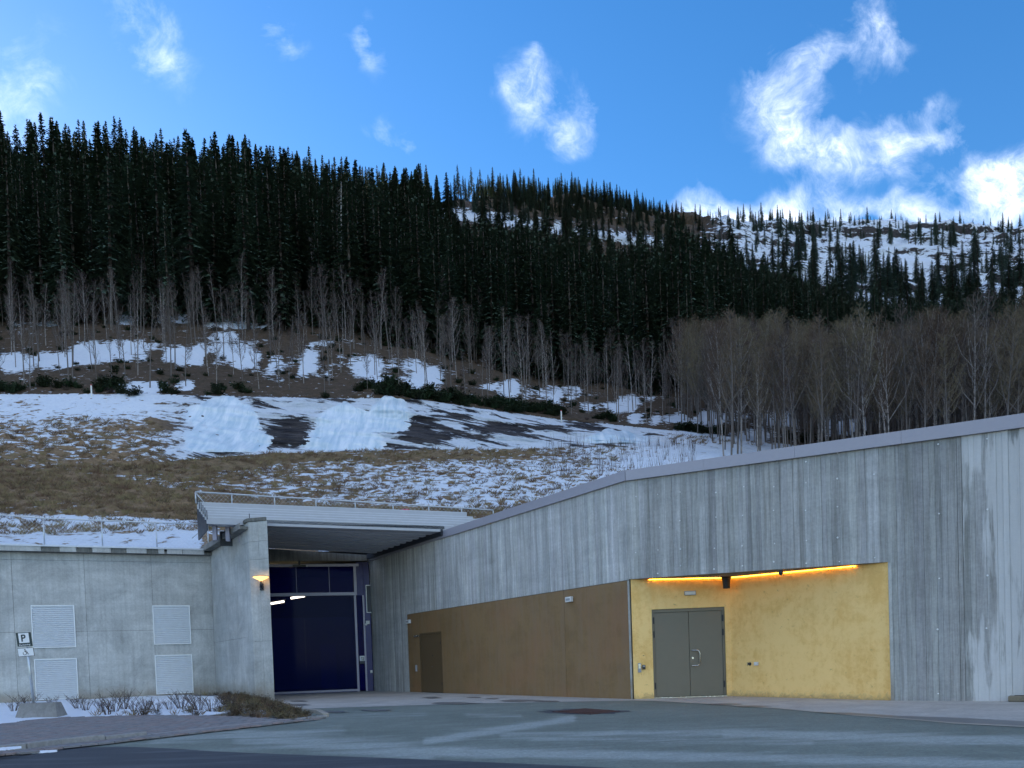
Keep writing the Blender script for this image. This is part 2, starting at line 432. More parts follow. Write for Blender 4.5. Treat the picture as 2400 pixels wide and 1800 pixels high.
hd.tube([F1.pt(c_,1.02,0.0),F1.pt(c_,1.02,0.05),F1.pt(c_+0.11,1.02,0.05)], 0.011, 8); hd.build('handle', MAT['steel'], door)
lk = MB(); lk.lathe([(0.0,0.012),(0.026,0.012),(0.026,-0.01)], 12, F1.pt(c_,1.45,0.0), F1.axis()); lk.build('lock', MAT['steel'], door)
clz = MB(); F1.rect(clz, dS0-0.42, dS0-0.02, dZ-0.12, dZ-0.06, 0.0, 0.06); clz.build('door_closer', MAT['steel'], br)
hg = MB()
for z in (0.3, dZ-0.5): hg.tube([F1.pt(dS1-0.06,z,0.01),F1.pt(dS1-0.06,z+0.12,0.01)], 0.012, 6)
hg.build('hinges', MAT['dark_steel'], door)
rd = MB(); sx, zz = F1.sz(977,1566); F1.rect(rd, sx-0.06, sx+0.05, zz-0.13, zz+0.13, 0.0, 0.05)
o = rd.build('card_reader', MAT['grey_plastic'], None, bevel=0.008); tag(o, 'slim grey card reader beside the small bronze door', 'reader')

# ---- wall with the golden recess
wall2 = thing('concrete_wall', F2.pt(4,0), 'tall board-marked concrete wall round the golden recess, pale wash at its right end', 'wall')
c2 = MB(); F2.slab(c2, [(0.02,goldtop(0.02)+0.0),(sgR,zgR),(sgR,roof2(sgR)),(0.02,roof2(0.02))], -0.45, -0.031)
F2.slab(c2, [(sgR+0.001,0.0),(S2END,0.0),(S2END,roof2(S2END)),(sgR+0.001,roof2(sgR))], -0.45, -0.031)
c2.build('wall_core', MAT['dark_concrete'], wall2)
s_pale = F2.sz(2258,1300)[0]
def tint2(s):
    if s < sgR: return 0.84 + 0.10*(s < 0.5)
    if s < s_pale: return 0.70
    return 0.74
board_run(wall2, F2, 0.004, sgR, goldtop, roof2, (), tint2, wmin=0.09, wmax=0.20)
board_run(wall2, F2, sgR, S2END, lambda s: 0.0, roof2, (s_pale,), tint2, wmin=0.09, wmax=0.21,
          mfun=lambda s: 'board_concrete_pale' if s > s_pale else 'board_concrete')
# form-tie plugs cast in the wall
zq = lambda x, y: (1400+x/2.212, 950+y/2.212)
plugs = {200:(383,473,628,763),320:(366,462,632,750,872),428:(352,450,598,745,832),612:(452,580,741,849),757:(308,422,571,728,832),
         918:(422,545,717,811),1082:(293,401,545,701,819),1250:(245,380,526,686,811),1436:(358,790),1768:(202,562,897,1161,1494),2020:(174,540,882,1155)}
for px_, ys in plugs.items():
    for y_ in ys:
        a, z = F2.sz(*zq(px_+random.uniform(-6,6), y_)); mb = MB()
        r = random.uniform(0.014, 0.021); mb.lathe([(0.0001,0.026),(r,0.026),(r*1.15,0.0)], 9, F2.pt(a,z,0), F2.axis())
        mb.build('tie_plug', MAT['sign_white'], wall2)
# edge strips of plain concrete beside the gold
eg = MB(); F2.rect(eg, sgR+0.012, sgR+0.075, 0.0, zgR-0.02, 0.021, 0.03); eg.build('edge_strip', MAT['cast_concrete'], wall2)
eg = MB(); F1.rect(eg, F1.L-0.048, F1.L-0.004, 0.0, ZB, -0.03, 0.006); eg.build('edge_strip', MAT['cast_concrete'], wall2)

# ---- golden recess
IN = G(1717,1632)
FA = Frame(F2.pt(0.05,0,-0.02), IN); FB = Frame(IN, F2.pt(sgR-0.004,0,-0.03))
gold = thing('golden_recess', (IN[0],IN[1],0), 'bright gold painted entrance recess with an amber light line along its top', 'entrance')
zin = FB.sz(1711,1352)[1]
zA = lambda s: zgL + (zin-zgL)*s/FA.L
zB_ = lambda s: zin + (zgR-zin)*s/FB.L
gS0, gS1 = FA.sz(1531,1560)[0], FA.sz(1702,1560)[0]; gZ = FA.sz(1615,1425)[1]
def gslab(fr, q): mb = MB(); fr.slab(mb, q, -0.25, 0.0); return mb.build('gold_panel', MAT['gold_paint'], gold)
gslab(FA, [(0,0),(gS0,0),(gS0,zA(gS0)),(0,zA(0))]); gslab(FA, [(gS0+.001,gZ),(gS1-.001,gZ),(gS1-.001,zA(gS1)),(gS0+.001,zA(gS0))])
gslab(FA, [(gS1,0),(FA.L,0),(FA.L,zin),(gS1,zA(gS1))])
gslab(FB, [(0.001,0),(FB.L,0),(FB.L,zgR),(0.001,zin)])
sf = MB(); P = [F2.pt(0.03,zgL,-0.031), F2.pt(sgR,zgR,-0.031), np.array([IN[0]+.15,IN[1]+.25,zin])]
sf.add([p for p in P]+[p+np.array([0,0,0.12]) for p in P], [(0,1,2),(5,4,3),(0,3,4,1),(1,4,5,2),(2,5,3,0)])
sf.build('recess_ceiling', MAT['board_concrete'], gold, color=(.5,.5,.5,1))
def led(fr, zf, s0, s1):
    mb = MB(); mb.tube([fr.pt(s0,zf(s0)-0.022,0.03), fr.pt(s1,zf(s1)-0.022,0.03)], 0.0042, 6)
    o = mb.build('light_strip', MAT['led_amber'], gold)
led(FA, zA, FA.sz(1520,1358)[0], FA.L-0.04); led(FB, zB_, 0.05, FB.sz(2007,1324)[0])
# double door
dd = thing('double_door', FA.pt((gS0+gS1)/2,0,-0.05), 'olive grey steel double door with a long pull handle in the gold wall', 'door')
fm = MB(); FA.rect(fm, gS0+.002, gS0+0.06, 0.0, gZ-.002, -0.2, -0.05); FA.rect(fm, gS1-0.06, gS1-.002, 0.0, gZ-.002, -0.2, -0.05); FA.rect(fm, gS0+0.061, gS1-0.061, gZ-0.085, gZ-.002, -0.2, -0.05)
fm.build('door_frame', MAT['door_paint'], dd)
mid = FA.sz(1617,1530)[0]
for a, b in ((gS0+0.063, mid-0.004), (mid+0.004, gS1-0.063)):
    mb = MB(); FA.rect(mb, a, b, 0.035, gZ-0.09, -0.13, -0.075); lf = mb.build('door_leaf', MAT['door_paint'], dd, bevel=0.006)
    if a > mid:
        h = MB(); hs = mid+0.26; z0, z1 = FA.sz(1625,1560)[1], FA.sz(1625,1524)[1]
        h.tube([FA.pt(mid+0.06,z0,-0.075),FA.pt(mid+0.06,z0,0.0),FA.pt(hs-0.06,z0,0.01),FA.pt(hs-0.02,z0+0.03,0.01),FA.pt(hs,z0+0.09,0.01),FA.pt(hs,z1-0.09,0.01),FA.pt(hs-0.02,z1-0.03,0.01),FA.pt(hs-0.06,z1,0.01),FA.pt(mid+0.06,z1,0.0),FA.pt(mid+0.06,z1,-0.075)], 0.016, 8)
        h.build('pull_handle', MAT['steel'], lf, smooth=True)
        l = MB(); l.lathe([(0.0001,0.02),(0.03,0.02),(0.03,-0.01)], 14, FA.pt(mid+0.08,(z0+z1)/2,-0.075), FA.axis()); l.build('lock', MAT['steel'], lf)
        for z in (0.25, gZ-0.75, gZ-0.38):
            q = MB(); q.tube([FA.pt(gS1-0.05,z,-0.045),FA.pt(gS1-0.05,z+0.17,-0.045)], 0.02, 8); q.build('hinge', MAT['dark_steel'], lf)
    else:
        for z in (0.25, gZ-0.75, gZ-0.38):
            q = MB(); q.tube([FA.pt(gS0+0.05,z,-0.045),FA.pt(gS0+0.05,z+0.17,-0.045)], 0.016, 8); q.build('hinge', MAT['dark_steel'], lf)
bkd = MB(); FA.rect(bkd, gS0+.003, gS1-.003, 0.0, gZ-.003, -.24, -.205); bkd.build('backing', MAT['dark_steel'], dd)
th = MB(); FA.rect(th, gS0, gS1, 0.008, 0.03, -0.13, 0.03); th.build('threshold', MAT['steel'], dd)
# fittings of the gold walls
def wallbox(fr, x, y, w, h, d, m, name, label, cat, bevel=0.006, d0=0.0):
    a, z = fr.sz(x, y); mb = MB(); fr.rect(mb, a-w/2, a+w/2, z-h/2, z+h/2, d0, d0+d)
    return tag(mb.build(name, MAT[m], None, bevel=bevel), label, cat)
o = wallbox(FA, 1617, 1390, 0.30, 0.115, 0.06, 'grey_plastic', 'emergency_light', 'small grey emergency light above the olive double door', 'light')
mb = MB(); a, z = FA.sz(1617,1390); FA.rect(mb, a-.135, a+.135, z-.045, z+.035, 0.06, 0.066); mb.build('diffuser', MAT['white_plastic'], o)
o = wallbox(FA, 1499, 1565, 0.085, 0.25, 0.03, 'grey_plastic', 'intercom_panel', 'tall grey intercom plate on the gold wall left of the double door', 'intercom')
mb = MB(); a, z = FA.sz(1499,1565); FA.rect(mb, a-.03, a+.03, z-.02, z+.10, 0.03, 0.033); mb.build('face_plate', MAT['steel'], o)
o = wallbox(FA, 1508.8, 1563.5, 0.085, 0.12, 0.05, 'black_plastic', 'card_reader', 'small black square card reader next to the grey intercom plate', 'reader')
mb = MB(); a, z = FA.sz(1508.8,1563.5); FA.rect(mb, a-.03, a+.03, z+.005, z+.045, 0.05, 0.053); mb.build('display', MAT['grey_plastic'], o)
a, z = FA.sz(1506.5,1537); mb = MB(); mb.lathe([(0.0001,0.006),(0.072,0.006),(0.083,0.012),(0.083,0.0)], 24, FA.pt(a,z,0), FA.axis())
o = tag(mb.build('round_cover', MAT['gold_paint'], None), 'round gold painted cover plate above the intercom', 'cover plate')
mb = MB(); mb.tube([FA.pt(a,z,.007),FA.pt(a+.04,z+.01,.012)], .006, 6); mb.build('clip', MAT['rust_iron'], o)
a, z = FB.sz(1757.5,1556); mb = MB(); mb.lathe([(0.0001,0.05),(0.03,0.05),(0.04,0.03),(0.045,0.0)], 14, FB.pt(a,z,0), FB.axis())
o = tag(mb.build('water_tap', MAT['dark_steel'], None), 'small dark hose tap low on the right gold wall', 'tap')
mb = MB(); mb.tube([FB.pt(a,z,.05),FB.pt(a,z,.09),FB.pt(a+.0,z-.05,.10)], .012, 8); mb.tube([FB.pt(a-.04,z+.03,.06),FB.pt(a+.04,z+.03,.06)], .008, 6); mb.build('spout', MAT['steel'], o)
o = wallbox(FB, 1774, 1555.5, 0.115, 0.09, 0.05, 'white_plastic', 'power_socket', 'small white power socket beside the hose tap', 'socket')
mb = MB(); a, z = FB.sz(1774,1555.5); FB.rect(mb, a-.045, a+.045, z-.03, z+.03, .05, .06); mb.build('lid', MAT['white_plastic'], o)
# lantern-like camera in the corner and the small dome on the ceiling
cx = IN + (FA.n+FB.n)*0.16
mb = MB(); zc0 = zin-0.02
mb.lathe([(0.0001,-0.30),(0.085,-0.30),(0.10,-0.12),(0.105,-0.06),(0.13,-0.055),(0.13,0.0),(0.0001,0.0)], 18, (cx[0],cx[1],zc0))
o = tag(mb.build('corner_camera', MAT['dark_steel'], None, smooth=False), 'dark bucket-shaped camera housing in the corner of the gold recess', 'camera')
mb = MB(); mb.lathe([(0.0001,-0.31),(0.06,-0.30),(0.07,-0.298)], 14, (cx[0],cx[1],zc0)); mb.build('lens_window', MAT['black_plastic'], o)
a, z = F2.sz(1826,1343); p = F2.pt(a, goldtop(a)-0.005, -0.12)
mb = MB(); mb.lathe([(0.0001,-0.13),(0.035,-0.115),(0.055,-0.07),(0.055,0.0),(0.0001,0.0)], 14, p)
o = tag(mb.build('dome_camera', MAT['dark_steel'], None), 'small dark dome camera under the lip of the gold recess', 'camera')
mb = MB(); mb.lathe([(0.075,-0.012),(0.075,0.0)], 14, p); mb.build('mount_ring', MAT['grey_plastic'], o)
for x, y, w, lab in ((1337,1405,0.27,'white emergency light high on the bronze wall near the gold recess'), (959.5,1457,0.30,'white emergency light at the far end of the bronze wall')):
    o = wallbox(F1, x, y, w, 0.15, 0.10, 'white_plastic', 'emergency_light', lab, 'light', 0.012, 0.001)
    a, z = F1.sz(x, y); mb = MB(); F1.rect(mb, a-w*.36, a+w*.36, z-.035, z+.03, .1011, .105); mb.build('diffuser', MAT['grey_plastic'], o)

# ---- metal coping on both walls, in lengths
cp = thing('roof_coping', F1.pt(F1.L,T1), 'grey sheet-metal coping along the top of the concrete walls', 'coping')
def coping(fr, s0, s1, tf, n, h0=-0.02, h1=0.24):
    e = np.linspace(s0, s1, n+1)
    for i in range(n):
        mb = MB(); a, b = e[i]+0.002, e[i+1]-0.002
        fr.slab(mb, [(a,tf(a)+h0),(b,tf(b)+h0),(b,tf(b)+h1),(a,tf(a)+h1)], -0.62, 0.075)
        mb.build('coping_length', MAT['coping_metal'], cp, color=(1,1,1,1))
h1_ = F1.sz(1466,1104)[1]-T1
coping(F1, s_gate-1.0, F1.L+0.06, lambda s: T1, 9, 0.0, h1_)
coping(F2, 0.045, S2END, roof2, 8, 0.0, h1_)

# ---- louvre wall on the left
lw = thing('concrete_wall', FL.pt(18,0), 'plain cast concrete wall with four metal louvres on the left', 'wall')
SL = FL.L
# cast panels with recessed joints
sj = [0.0, 5.0, 10.0] + [FL.sz(x, y)[0] for x, y in ((33,1450),(203,1450),(360,1450))] + [SL]
zj = [0.0, FL.sz(300,1478)[1], FL.sz(300,1316)[1], ZL]
lou = [((73,1419),(175,1418),(178,1517),(76,1519)), ((80,1545),(180,1542),(185,1637),(85,1641)),
       ((357,1419),(444,1419),(449,1509),(361,1511)), ((362,1536),(450,1533),(454,1623),(367,1628))]
LR = []
for q in lou:
    pz = [FL.sz(*p) for p in q]
    LR.append((np.mean([pz[0][0],pz[3][0]]), np.mean([pz[1][0],pz[2][0]]), np.mean([pz[2][1],pz[3][1]]), np.mean([pz[0][1],pz[1][1]])))
mb = MB(); FL.rect(mb, 0, SL, 0, ZL-.005, -0.5, -0.02); mb.build('wall_core', MAT['dark_concrete'], lw)
for i in range(len(sj)-1):
    for k in range(len(zj)-1):
        mb = MB(); FL.rect(mb, sj[i]+.006, sj[i+1]-.006, zj[k]+.006, zj[k+1]-.006, -0.02, random.uniform(0,.003)); mb.build('cast_panel', MAT['cast_concrete'], lw)
for x, y in ((238,1443),(325,1443),(243,1513),(330,1511),(247,1605),(333,1600),(470,1441),(3,1520),(7,1615),(476,1505),(480,1594)):
    a, z = FL.sz(x, y); mb = MB(); mb.lathe([(0.0001,.006),(.035,.006),(.075,.001),(.08,.0)], 12, FL.pt(a,z,.002), FL.axis()); mb.build('tie_plug', MAT['cast_concrete'], lw)
pos_words = ('upper left', 'lower left', 'upper right', 'lower right')
lou_lab = ('larger upper metal louvre behind the parking sign', 'larger lower metal louvre behind the sign\'s concrete foot',
           'smaller upper metal louvre near the gateway side wall', 'smaller lower metal louvre near the gateway side wall')
for (a, b, z0, z1), lab in zip(LR, lou_lab):
    t = thing('louvre', FL.pt((a+b)/2, z0, 0), lab, 'louvre', 'louvres in the left wall')
    mb = MB(); w = 0.035
    FL.rect(mb, a, a+w, z0, z1, 0, .05); FL.rect(mb, b-w, b, z0, z1, 0, .05); FL.rect(mb, a+w+.001, b-w-.001, z0, z0+w, 0, .05); FL.rect(mb, a+w+.001, b-w-.001, z1-w, z1, 0, .05)
    mb.build('frame', MAT['white_frame'], t)
    mb = MB(); FL.rect(mb, a+w, b-w, z0+w, z1-w, .0035, .006); mb.build('backing', MAT['louvre_metal'], t)
    mb = MB(); n = int((z1-z0-2*w)/0.075)
    for i in range(n):
        zz = z0+w+(i+.15)*(z1-z0-2*w)/n; hgt = (z1-z0-2*w)/n
        mb.hexa([FL.pt(a+w,zz,.040), FL.pt(b-w,zz,.040), FL.pt(b-w,zz+hgt*.35,.009), FL.pt(a+w,zz+hgt*.35,.009), FL.pt(a+w,zz+.006,.043), FL.pt(b-w,zz+.006,.043), FL.pt(b-w,zz+hgt*.5,.012), FL.pt(a+w,zz+hgt*.5,.012)])
    tag(mb.build('slats', MAT['louvre_metal'], t), kind='stuff')
# its edge slab, pale lengths and dark gaps
es = thing('wall_edge_slab', FL.pt(18,ZL,0), 'overhanging concrete edge slab on top of the louvre wall, pale and stained lengths', 'edge slab')
mb = MB(); FL.rect(mb, 0, SL+0.25, ZL, ZL+0.10, -0.6, 0.30); mb.build('slab', MAT['dark_concrete'], es)
xs = [-700,-420,-200,100,142,182,218,262,297,345,371,386,391,428,478]
for i in range(0, len(xs)-1):
    a = max(FL.sz(xs[i],1291)[0], 0.0); b = min(FL.sz(xs[i+1],1296)[0], SL+.2)
    if b-a < 0.1: continue
    mb = MB(); pale = i in (0,1,2,4,6,8,10,12,13); FL.rect(mb, a+.01, b-.01, ZL+0.005, ZL+0.19, 0.301 if pale else .28, 0.33 if pale else .302)
    mb.build('edge_piece', MAT['cast_concrete' if pale else 'dark_concrete'], es)
mb = MB(); FL.rect(mb, 0, SL+0.3, ZL+0.192, ZL+0.25, -0.6, 0.36); mb.build('cap_flashing', MAT['soffit_steel'], es)

# ---- side wall of the gateway and its front pier
sw = thing('concrete_wall', FS.pt(3,0), 'side wall of the gateway ending in a square concrete pier with the lamp', 'wall')
FP = Frame(colL, colR)                  # front face of the pier
ZP = FP.sz(605,1222)[1]
zs = FS.sz(585,1240)[1]
sj = np.linspace(0, FS.L-0.02, 4); zj = [0, FS.sz(540,1500)[1], zs]
mb = MB(); FS.rect(mb, 0.0, FS.L-.03, 0, zs-.01, -0.60, -0.02); mb.build('wall_core', MAT['dark_concrete'], sw)
for i in range(3):
    for k in range(2):
        mb = MB(); FS.rect(mb, sj[i]+.005, sj[i+1]-.005, zj[k]+.005, zj[k+1]-.005, -0.02, random.uniform(0,.003)); mb.build('cast_panel', MAT['cast_concrete'], sw)
zpj = [0, FP.sz(630,1502)[1], FP.sz(615,1310)[1], FP.sz(610,1268)[1], ZP]
def skew(mb, a, b, z0, z1, d, deep=.9):      # block whose sides run back along the gateway
    bk = -F1.u*deep; q = [FP.pt(a,0,d), FP.pt(b,0,d), FP.pt(b,0,d)+bk, FP.pt(a,0,d)+bk]
    mb.hexa([p+np.array([0,0,z0]) for p in q]+[p+np.array([0,0,z1]) for p in q])
for k in range(4):
    mb = MB(); z0, z1 = zpj[k]+(.004 if k else 0), zpj[k+1]-.004
    skew(mb, -0.05, FP.L*0.47, z0, z1, 0.0); skew(mb, FP.L*0.47+.012, FP.L, z0, z1, 0.004)
    mb.build('pier_block', MAT['cast_concrete'], sw)
mb = MB(); skew(mb, -0.09, FP.L+.01, ZP+.001, ZP+.14, .03, .95); mb.build('pier_cap', MAT['dark_concrete'], sw, bevel=.03)
mb = MB(); skew(mb, FP.L*0.47+.001, FP.L*0.47+.011, 0, ZP-.02, -.012, .8); mb.build('joint', MAT['dark_concrete'], sw)
sc2 = MB(); FS.rect(sc2, -0.9, FS.L-.03, zs, zs+0.10, -0.55, 0.30); sc2.build('edge_slab', MAT['dark_concrete'], sw)
n = 7; e = np.linspace(-0.9, FS.L-.03, n+1)
for i in range(n):
    mb = MB(); FS.rect(mb, e[i]+.04, e[i+1]-.01, zs+.004, zs+.20, .301, .33); mb.build('edge_piece', MAT['block_concrete'], sw)
# a line of short steel bars on the edge, and the pale steps beside it
for i in range(8):
    a = FS.L-0.35-i*(FS.L-0.3)/8.0; mb = MB(); mb.tube([FS.pt(a,zs+.1,-.12),FS.pt(a,zs+.62,-.12)], .014, 6); mb.build('bar', MAT['dark_steel'], sw)
st = thing('edge_steps', FS.pt(2,zs,-.3), 'row of small pale concrete steps behind the side wall edge', 'steps')
for i in range(8):
    a = 0.1+i*0.62; mb = MB(); FS.rect(mb, a, a+.58, zs+.10, zs+.34+.0*i, -0.50, -0.22); mb.build('step', MAT['cast_concrete'], st)

# ---- canopy over the gate: ribbed steel soffit, stepped pale boards in front, railing
ZS = 6.42; ZW = 6.02                    # the canopy falls from the pier down to the long wall
fr_ = F1.hit(1042,1246); fl_ = atD(485,1227,27.35)
_uf = (fr_-fl_)*np.array([1,1,0]); _uf /= np.linalg.norm(_uf)
FC0 = Frame(fl_-_uf*3.0, fr_)            # front plane of the canopy
CSL = (fr_[2]-fl_[2])/(FC0.L-3.0)
can = thing('canopy', (fl_[0],fl_[1],ZS), 'gateway canopy with dark ribbed steel underside and stepped pale boards in front', 'canopy')
# soffit ribs run across the gateway
s_f = float((fr_-F1.A)@F1.u)
n = 11; GL0 = FG.sz(600+210/4.607,1300+1500/4.607)[0]-.9
bk_r = F1.hit(881,1300); frR = fr_.copy()
frL = atD(631,1232,float(meet(FC0.A, FC0.u, 631, 1232)[1])); bk_l = FG.pt(GL0, 6.42, 0.0); frL = frL + (frL-frR)*.12
deckm = MB(); q = [frL, frR, bk_r, bk_l]; up = np.array([0,0,1.0])
deckm.hexa([p+up*.0855 for p in q]+[p+up*.2 for p in q]); deckm.build('deck', MAT['dark_steel'], can)
for i in range(n):
    a = (i+.05)/n; b = (i+.52)/n
    L0, L1 = frL+(bk_l-frL)*a, frL+(bk_l-frL)*b; R0, R1 = frR+(bk_r-frR)*a, frR+(bk_r-frR)*b
    mb = MB(); ins = .1
    def lp(A_, B_, t): return A_+(B_-A_)*t
    mb.hexa([lp(L0,L1,ins), lp(R0,R1,ins), lp(R0,R1,1-ins), lp(L0,L1,1-ins), L0+up*.085, R0+up*.085, R1+up*.085, L1+up*.085])
    mb.build('soffit_rib', MAT['soffit_steel'], can)
# angle along the long wall
mb = MB(); F1.rect(mb, s_gate+.05, s_f, ZW-.14, ZW+.09, .079, .14); mb.build('edge_angle', MAT['dark_steel'], can)
# stepped boards
zr = lambda x, y: (430+x/7.373, 1130+y/7.373)
tiers = [((395,715),(395,598)),((362,600),(362,548)),((328,550),(328,503)),((296,505),(296,458)),((264,460),(264,418)),((230,420),(230,342))]
tops = []
for i, (pb, ptp) in enumerate(tiers):
    back = 0.42*i
    fr = Frame(FC0.pt(0,0,-back), FC0.pt(FC0.L,0,-back))
    a0, z0 = fr.sz(*zr(*pb)); a1, z1 = fr.sz(*zr(*ptp))
    z0 = fl_[2]-.01 if i == 0 else tops[-1][1]-0.03
    s_r = FC0.L + 0.2 - 0.06*i
    # stop at the long wall
    hitp = meet(fr.A, fr.u, 1042, 1246)
    send = float(np.linalg.solve(np.array([[fr.u[0], -F1.u[0]],[fr.u[1], -F1.u[1]]]), (F1.A-fr.A)[:2])[0]) + 0.35 + (1.7 if i else 0)
    mb = MB(); dz = CSL*(send-a1); fr.slab(mb, [(a1,z0),(send,z0+dz),(send,z1+dz),(a1,z1)], -0.50, 0.0); mb.build('tier_board', MAT['tier_board'], can, bevel=.006)
    mb = MB(); fr.slab(mb, [(a1+.02,z1-.016),(send,z1-.016+dz),(send,z1-.001+dz),(a1+.02,z1-.001)], 0.0005, .004); mb.build('tier_shadow_line', MAT['soffit_steel'], can)  # strip added along each tier's top edge to stand for its nosing shadow
    mb = MB(); mb.tube([fr.pt(a1+.03,z1-.1,.03),fr.pt(a1+.03,z1+.22,.03)], .016, 6); mb.build('tier_post', MAT['dark_steel'], can)
    tops.append((a1, z1, fr, send))
a5, z5, fr5, send5 = tops[-1]
# railings: top rail, posts, diagonal brace, thin mesh wires
def railing(name, label, fr, pts_top, zbase, d, endbrace=None, wires=True, top_ext=None):
    S = [(fr.sz(x, y, d)) for x, y in pts_top]
    t = thing(name, fr.pt(S[0][0], zbase(S[0][0]), d), label, 'railing')
    mb = MB(); mb.tube([fr.pt(a, z, d) for a, z in S], .028, 8); mb.build('top_rail', MAT['galvanised'], t, smooth=True)
    for a, z in S:
        mb = MB(); mb.tube([fr.pt(a, zbase(a), d), fr.pt(a, z-.02, d)], .026, 8); mb.build('post', MAT['galvanised'], t, smooth=True)
    if endbrace:
        (a, z), (b, zb) = S[endbrace[0]], S[endbrace[1]]
        f = endbrace[2]
        mb = MB(); mb.tube([fr.pt(a, z-.03, d), fr.pt(a+(b-a)*f, zbase(a+(b-a)*f)+endbrace[3], d)], .02, 8); mb.build('brace', MAT['galvanised'], t, smooth=True)
    if wires:
        mb = MB()
        for i in range(len(S)-1):
            (a, z), (b, zb) = S[i], S[i+1]; z0 = zbase(a); h = z-z0
            m_ = int((b-a)/0.16)
            for k in range(-int(h/.16), m_+1):
                for sg in (0, 1):
                    x0, x1 = a+k*.16, a+k*.16+h
                    if x1 < a or x0 > b: continue
                    c0, c1 = max(x0, a), min(x1, b)
                    za, zb2 = z0+(c0-x0), z0+(c1-x0)
                    if sg: za, zb2 = z-(c0-x0), z-(c1-x0)
                    p, q = fr.pt(c0, za, d), fr.pt(c1, zb2, d); w = np.array([0,0,.003])
                    mb.add([p-w, q-w, q+w, p+w], [(0,1,2,3)])
        tag(mb.build('wire_mesh', MAT['soffit_steel'], t), kind='stuff')
    return t
zq2 = lambda x, y: (400+x/2.765, 1100+y/2.765)
railing('railing', 'galvanised railing with wire mesh along the top of the canopy tiers', fr5,
        [zq2(160,146),zq2(395,160),zq2(672,178),zq2(940,192),zq2(1195,208),zq2(1440,222),zq2(1672,238),zq2(1885,250),zq2(2090,264)], lambda a: z5+CSL*(a-a5), -.25, (0,1,.22,.05))
zq1 = lambda x, y: (x/2.765, 1200+y/2.765)
railing('railing', 'galvanised railing with wire mesh on top of the louvre wall', FL,
        [(-330,1188),(-210,1194),(-60,1202),zq1(280,40),zq1(657,56),zq1(1010,68),zq1(1345,80)], lambda a: ZL+.2, -.25, (6,5,.32,.55))
# dark screen under the canopy's left end with posts
s0 = tops[5][0]
scn = thing('stair_screen', fr5.pt(s0, ZL, 0), 'dark blue-grey metal screen and posts under the left end of the canopy', 'screen')
p_top, p_bot = tops[5][2].pt(tops[5][0], tops[5][1]-.05, .02), None
Fd = Frame(fr5.pt(a5-.03,0,.1), fr5.pt(a5-.03,0,.1)-FC0.n*-1.9)
A0 = fr5.pt(a5-.02,0,-.05); A1 = tops[0][2].pt(tops[0][0]-.02,0,-.05)
mb = MB(); th_ = _uf*.05
mb.hexa([np.array([*A0[:2],ZL+.2]), np.array([*A1[:2],ZL+.2]), np.array([*A1[:2],ZL+.2])+th_, np.array([*A0[:2],ZL+.2])+th_,
         np.array([*A0[:2],z5-.25]), np.array([*A1[:2],ZS-.0]), np.array([*A1[:2],ZS-.0])+th_, np.array([*A0[:2],z5-.25])+th_])
mb.build('screen_panel', MAT['dark_steel'], scn)
for i in range(3):
    p = tops[0][2].pt(tops[0][0]+.2+i*.4, 0, -.35-.25*i); mb = MB(); mb.box((p[0]-.07,p[1]-.07,ZL-.1),(p[0]+.07,p[1]+.07,ZS-.03)); mb.build('post', MAT['gate_frame_metal'], scn)
Pb = tops[0][2]; mb = MB(); Pb.rect(mb, tops[0][0]+.1, tops[0][0]+1.2, ZL-.1, ZS-.03, -1.75, -1.7); mb.build('back_panel', MAT['dark_steel'], scn)

# red object lying on the canopy terrace
p = fr5.hit(950,1199.5,-.9); mb = MB(); mb.lathe([(0.0001,.10),(.16,.09),(.25,.02),(.27,-.06),(.25,-.14),(0.0001,-.16)], 14, (p[0],p[1],p[2]))
rb = mb.build('red_cover', MAT['red_paint'], None, smooth=True); tag(rb, 'small red rounded object on the canopy terrace behind the railing', 'cover')
mb = MB(); mb.box((p[0]-.05,p[1]-.05,z5-.3),(p[0]+.05,p[1]+.05,p[2]-.14)); mb.build('stand', MAT['dark_steel'], rb)

# ---- gate
zg = lambda x, y: (600+x/4.607, 1300+y/4.607)
gate = thing('gate', FG.pt(2.5,0,0), 'wide dark blue glazed vehicle gate with an overhead window band', 'gate')
gs = lambda x, y: FG.sz(*zg(x, y))
GL_ = gs(210,1500)[0]-1.6; GR1 = gs(1105,1400)[0]; ztr = gs(650,428)[1]; ztop = gs(700,115)[1]; zlin = gs(700,72)[1]
GJ2 = gs(1185,1400)[0]; GE = FG.L
def gpart(name, s0, s1, z0, z1, d0, d1, m, parent=gate, bevel=.004):
    mb = MB(); FG.rect(mb, s0, s1, z0, z1, d0, d1); return mb.build(name, MAT[m], parent, bevel=bevel)
gpart('transom', GL_, GR1+.10, ztr-.07, ztr+.07, -.08, .06, 'gate_frame_metal')
gpart('head_beam', GL_, GR1+.22, ztop-.06, ztop+.06, -.08, .04, 'gate_frame_metal')
gpart('upper_pane', GL_, GR1-.03, ztr+.072, ztop-.062, -.035, -.025, 'upper_glass')
gpart('upper_post', GR1-.02, GR1+.10, ztr+.072, ztop-.062, -.08, .05, 'gate_frame_metal')
for x in (435,790): 
    a = gs(x,250)[0]; gpart('mullion', a-.012, a+.012, ztr+.073, ztop-.063, -.02, .0, 'gate_frame_metal')
gpart('leaf_pane', GL_, GR1-.05, .125, ztr-.072, -.035, -.025, 'gate_glass')
gpart('bottom_rail', GL_, GR1-.03, .03, .12, -.07, .03, 'gate_frame_metal')
gpart('bottom_seal', GL_, GR1-.03, .004, .03, -.05, .02, 'gate_blue')
gpart('side_post', GR1-.045, GR1+.055, 0.0, ztr-.072, -.09, .05, 'gate_frame_metal')
gpart('side_post', GJ2-.0, GJ2+.08, 0.0, ztr-.072, -.09, .05, 'gate_frame_metal')
gpart('side_pane', GR1+.056, GJ2-.001, .05, ztr-.072, -.045, -.03, 'upper_glass')
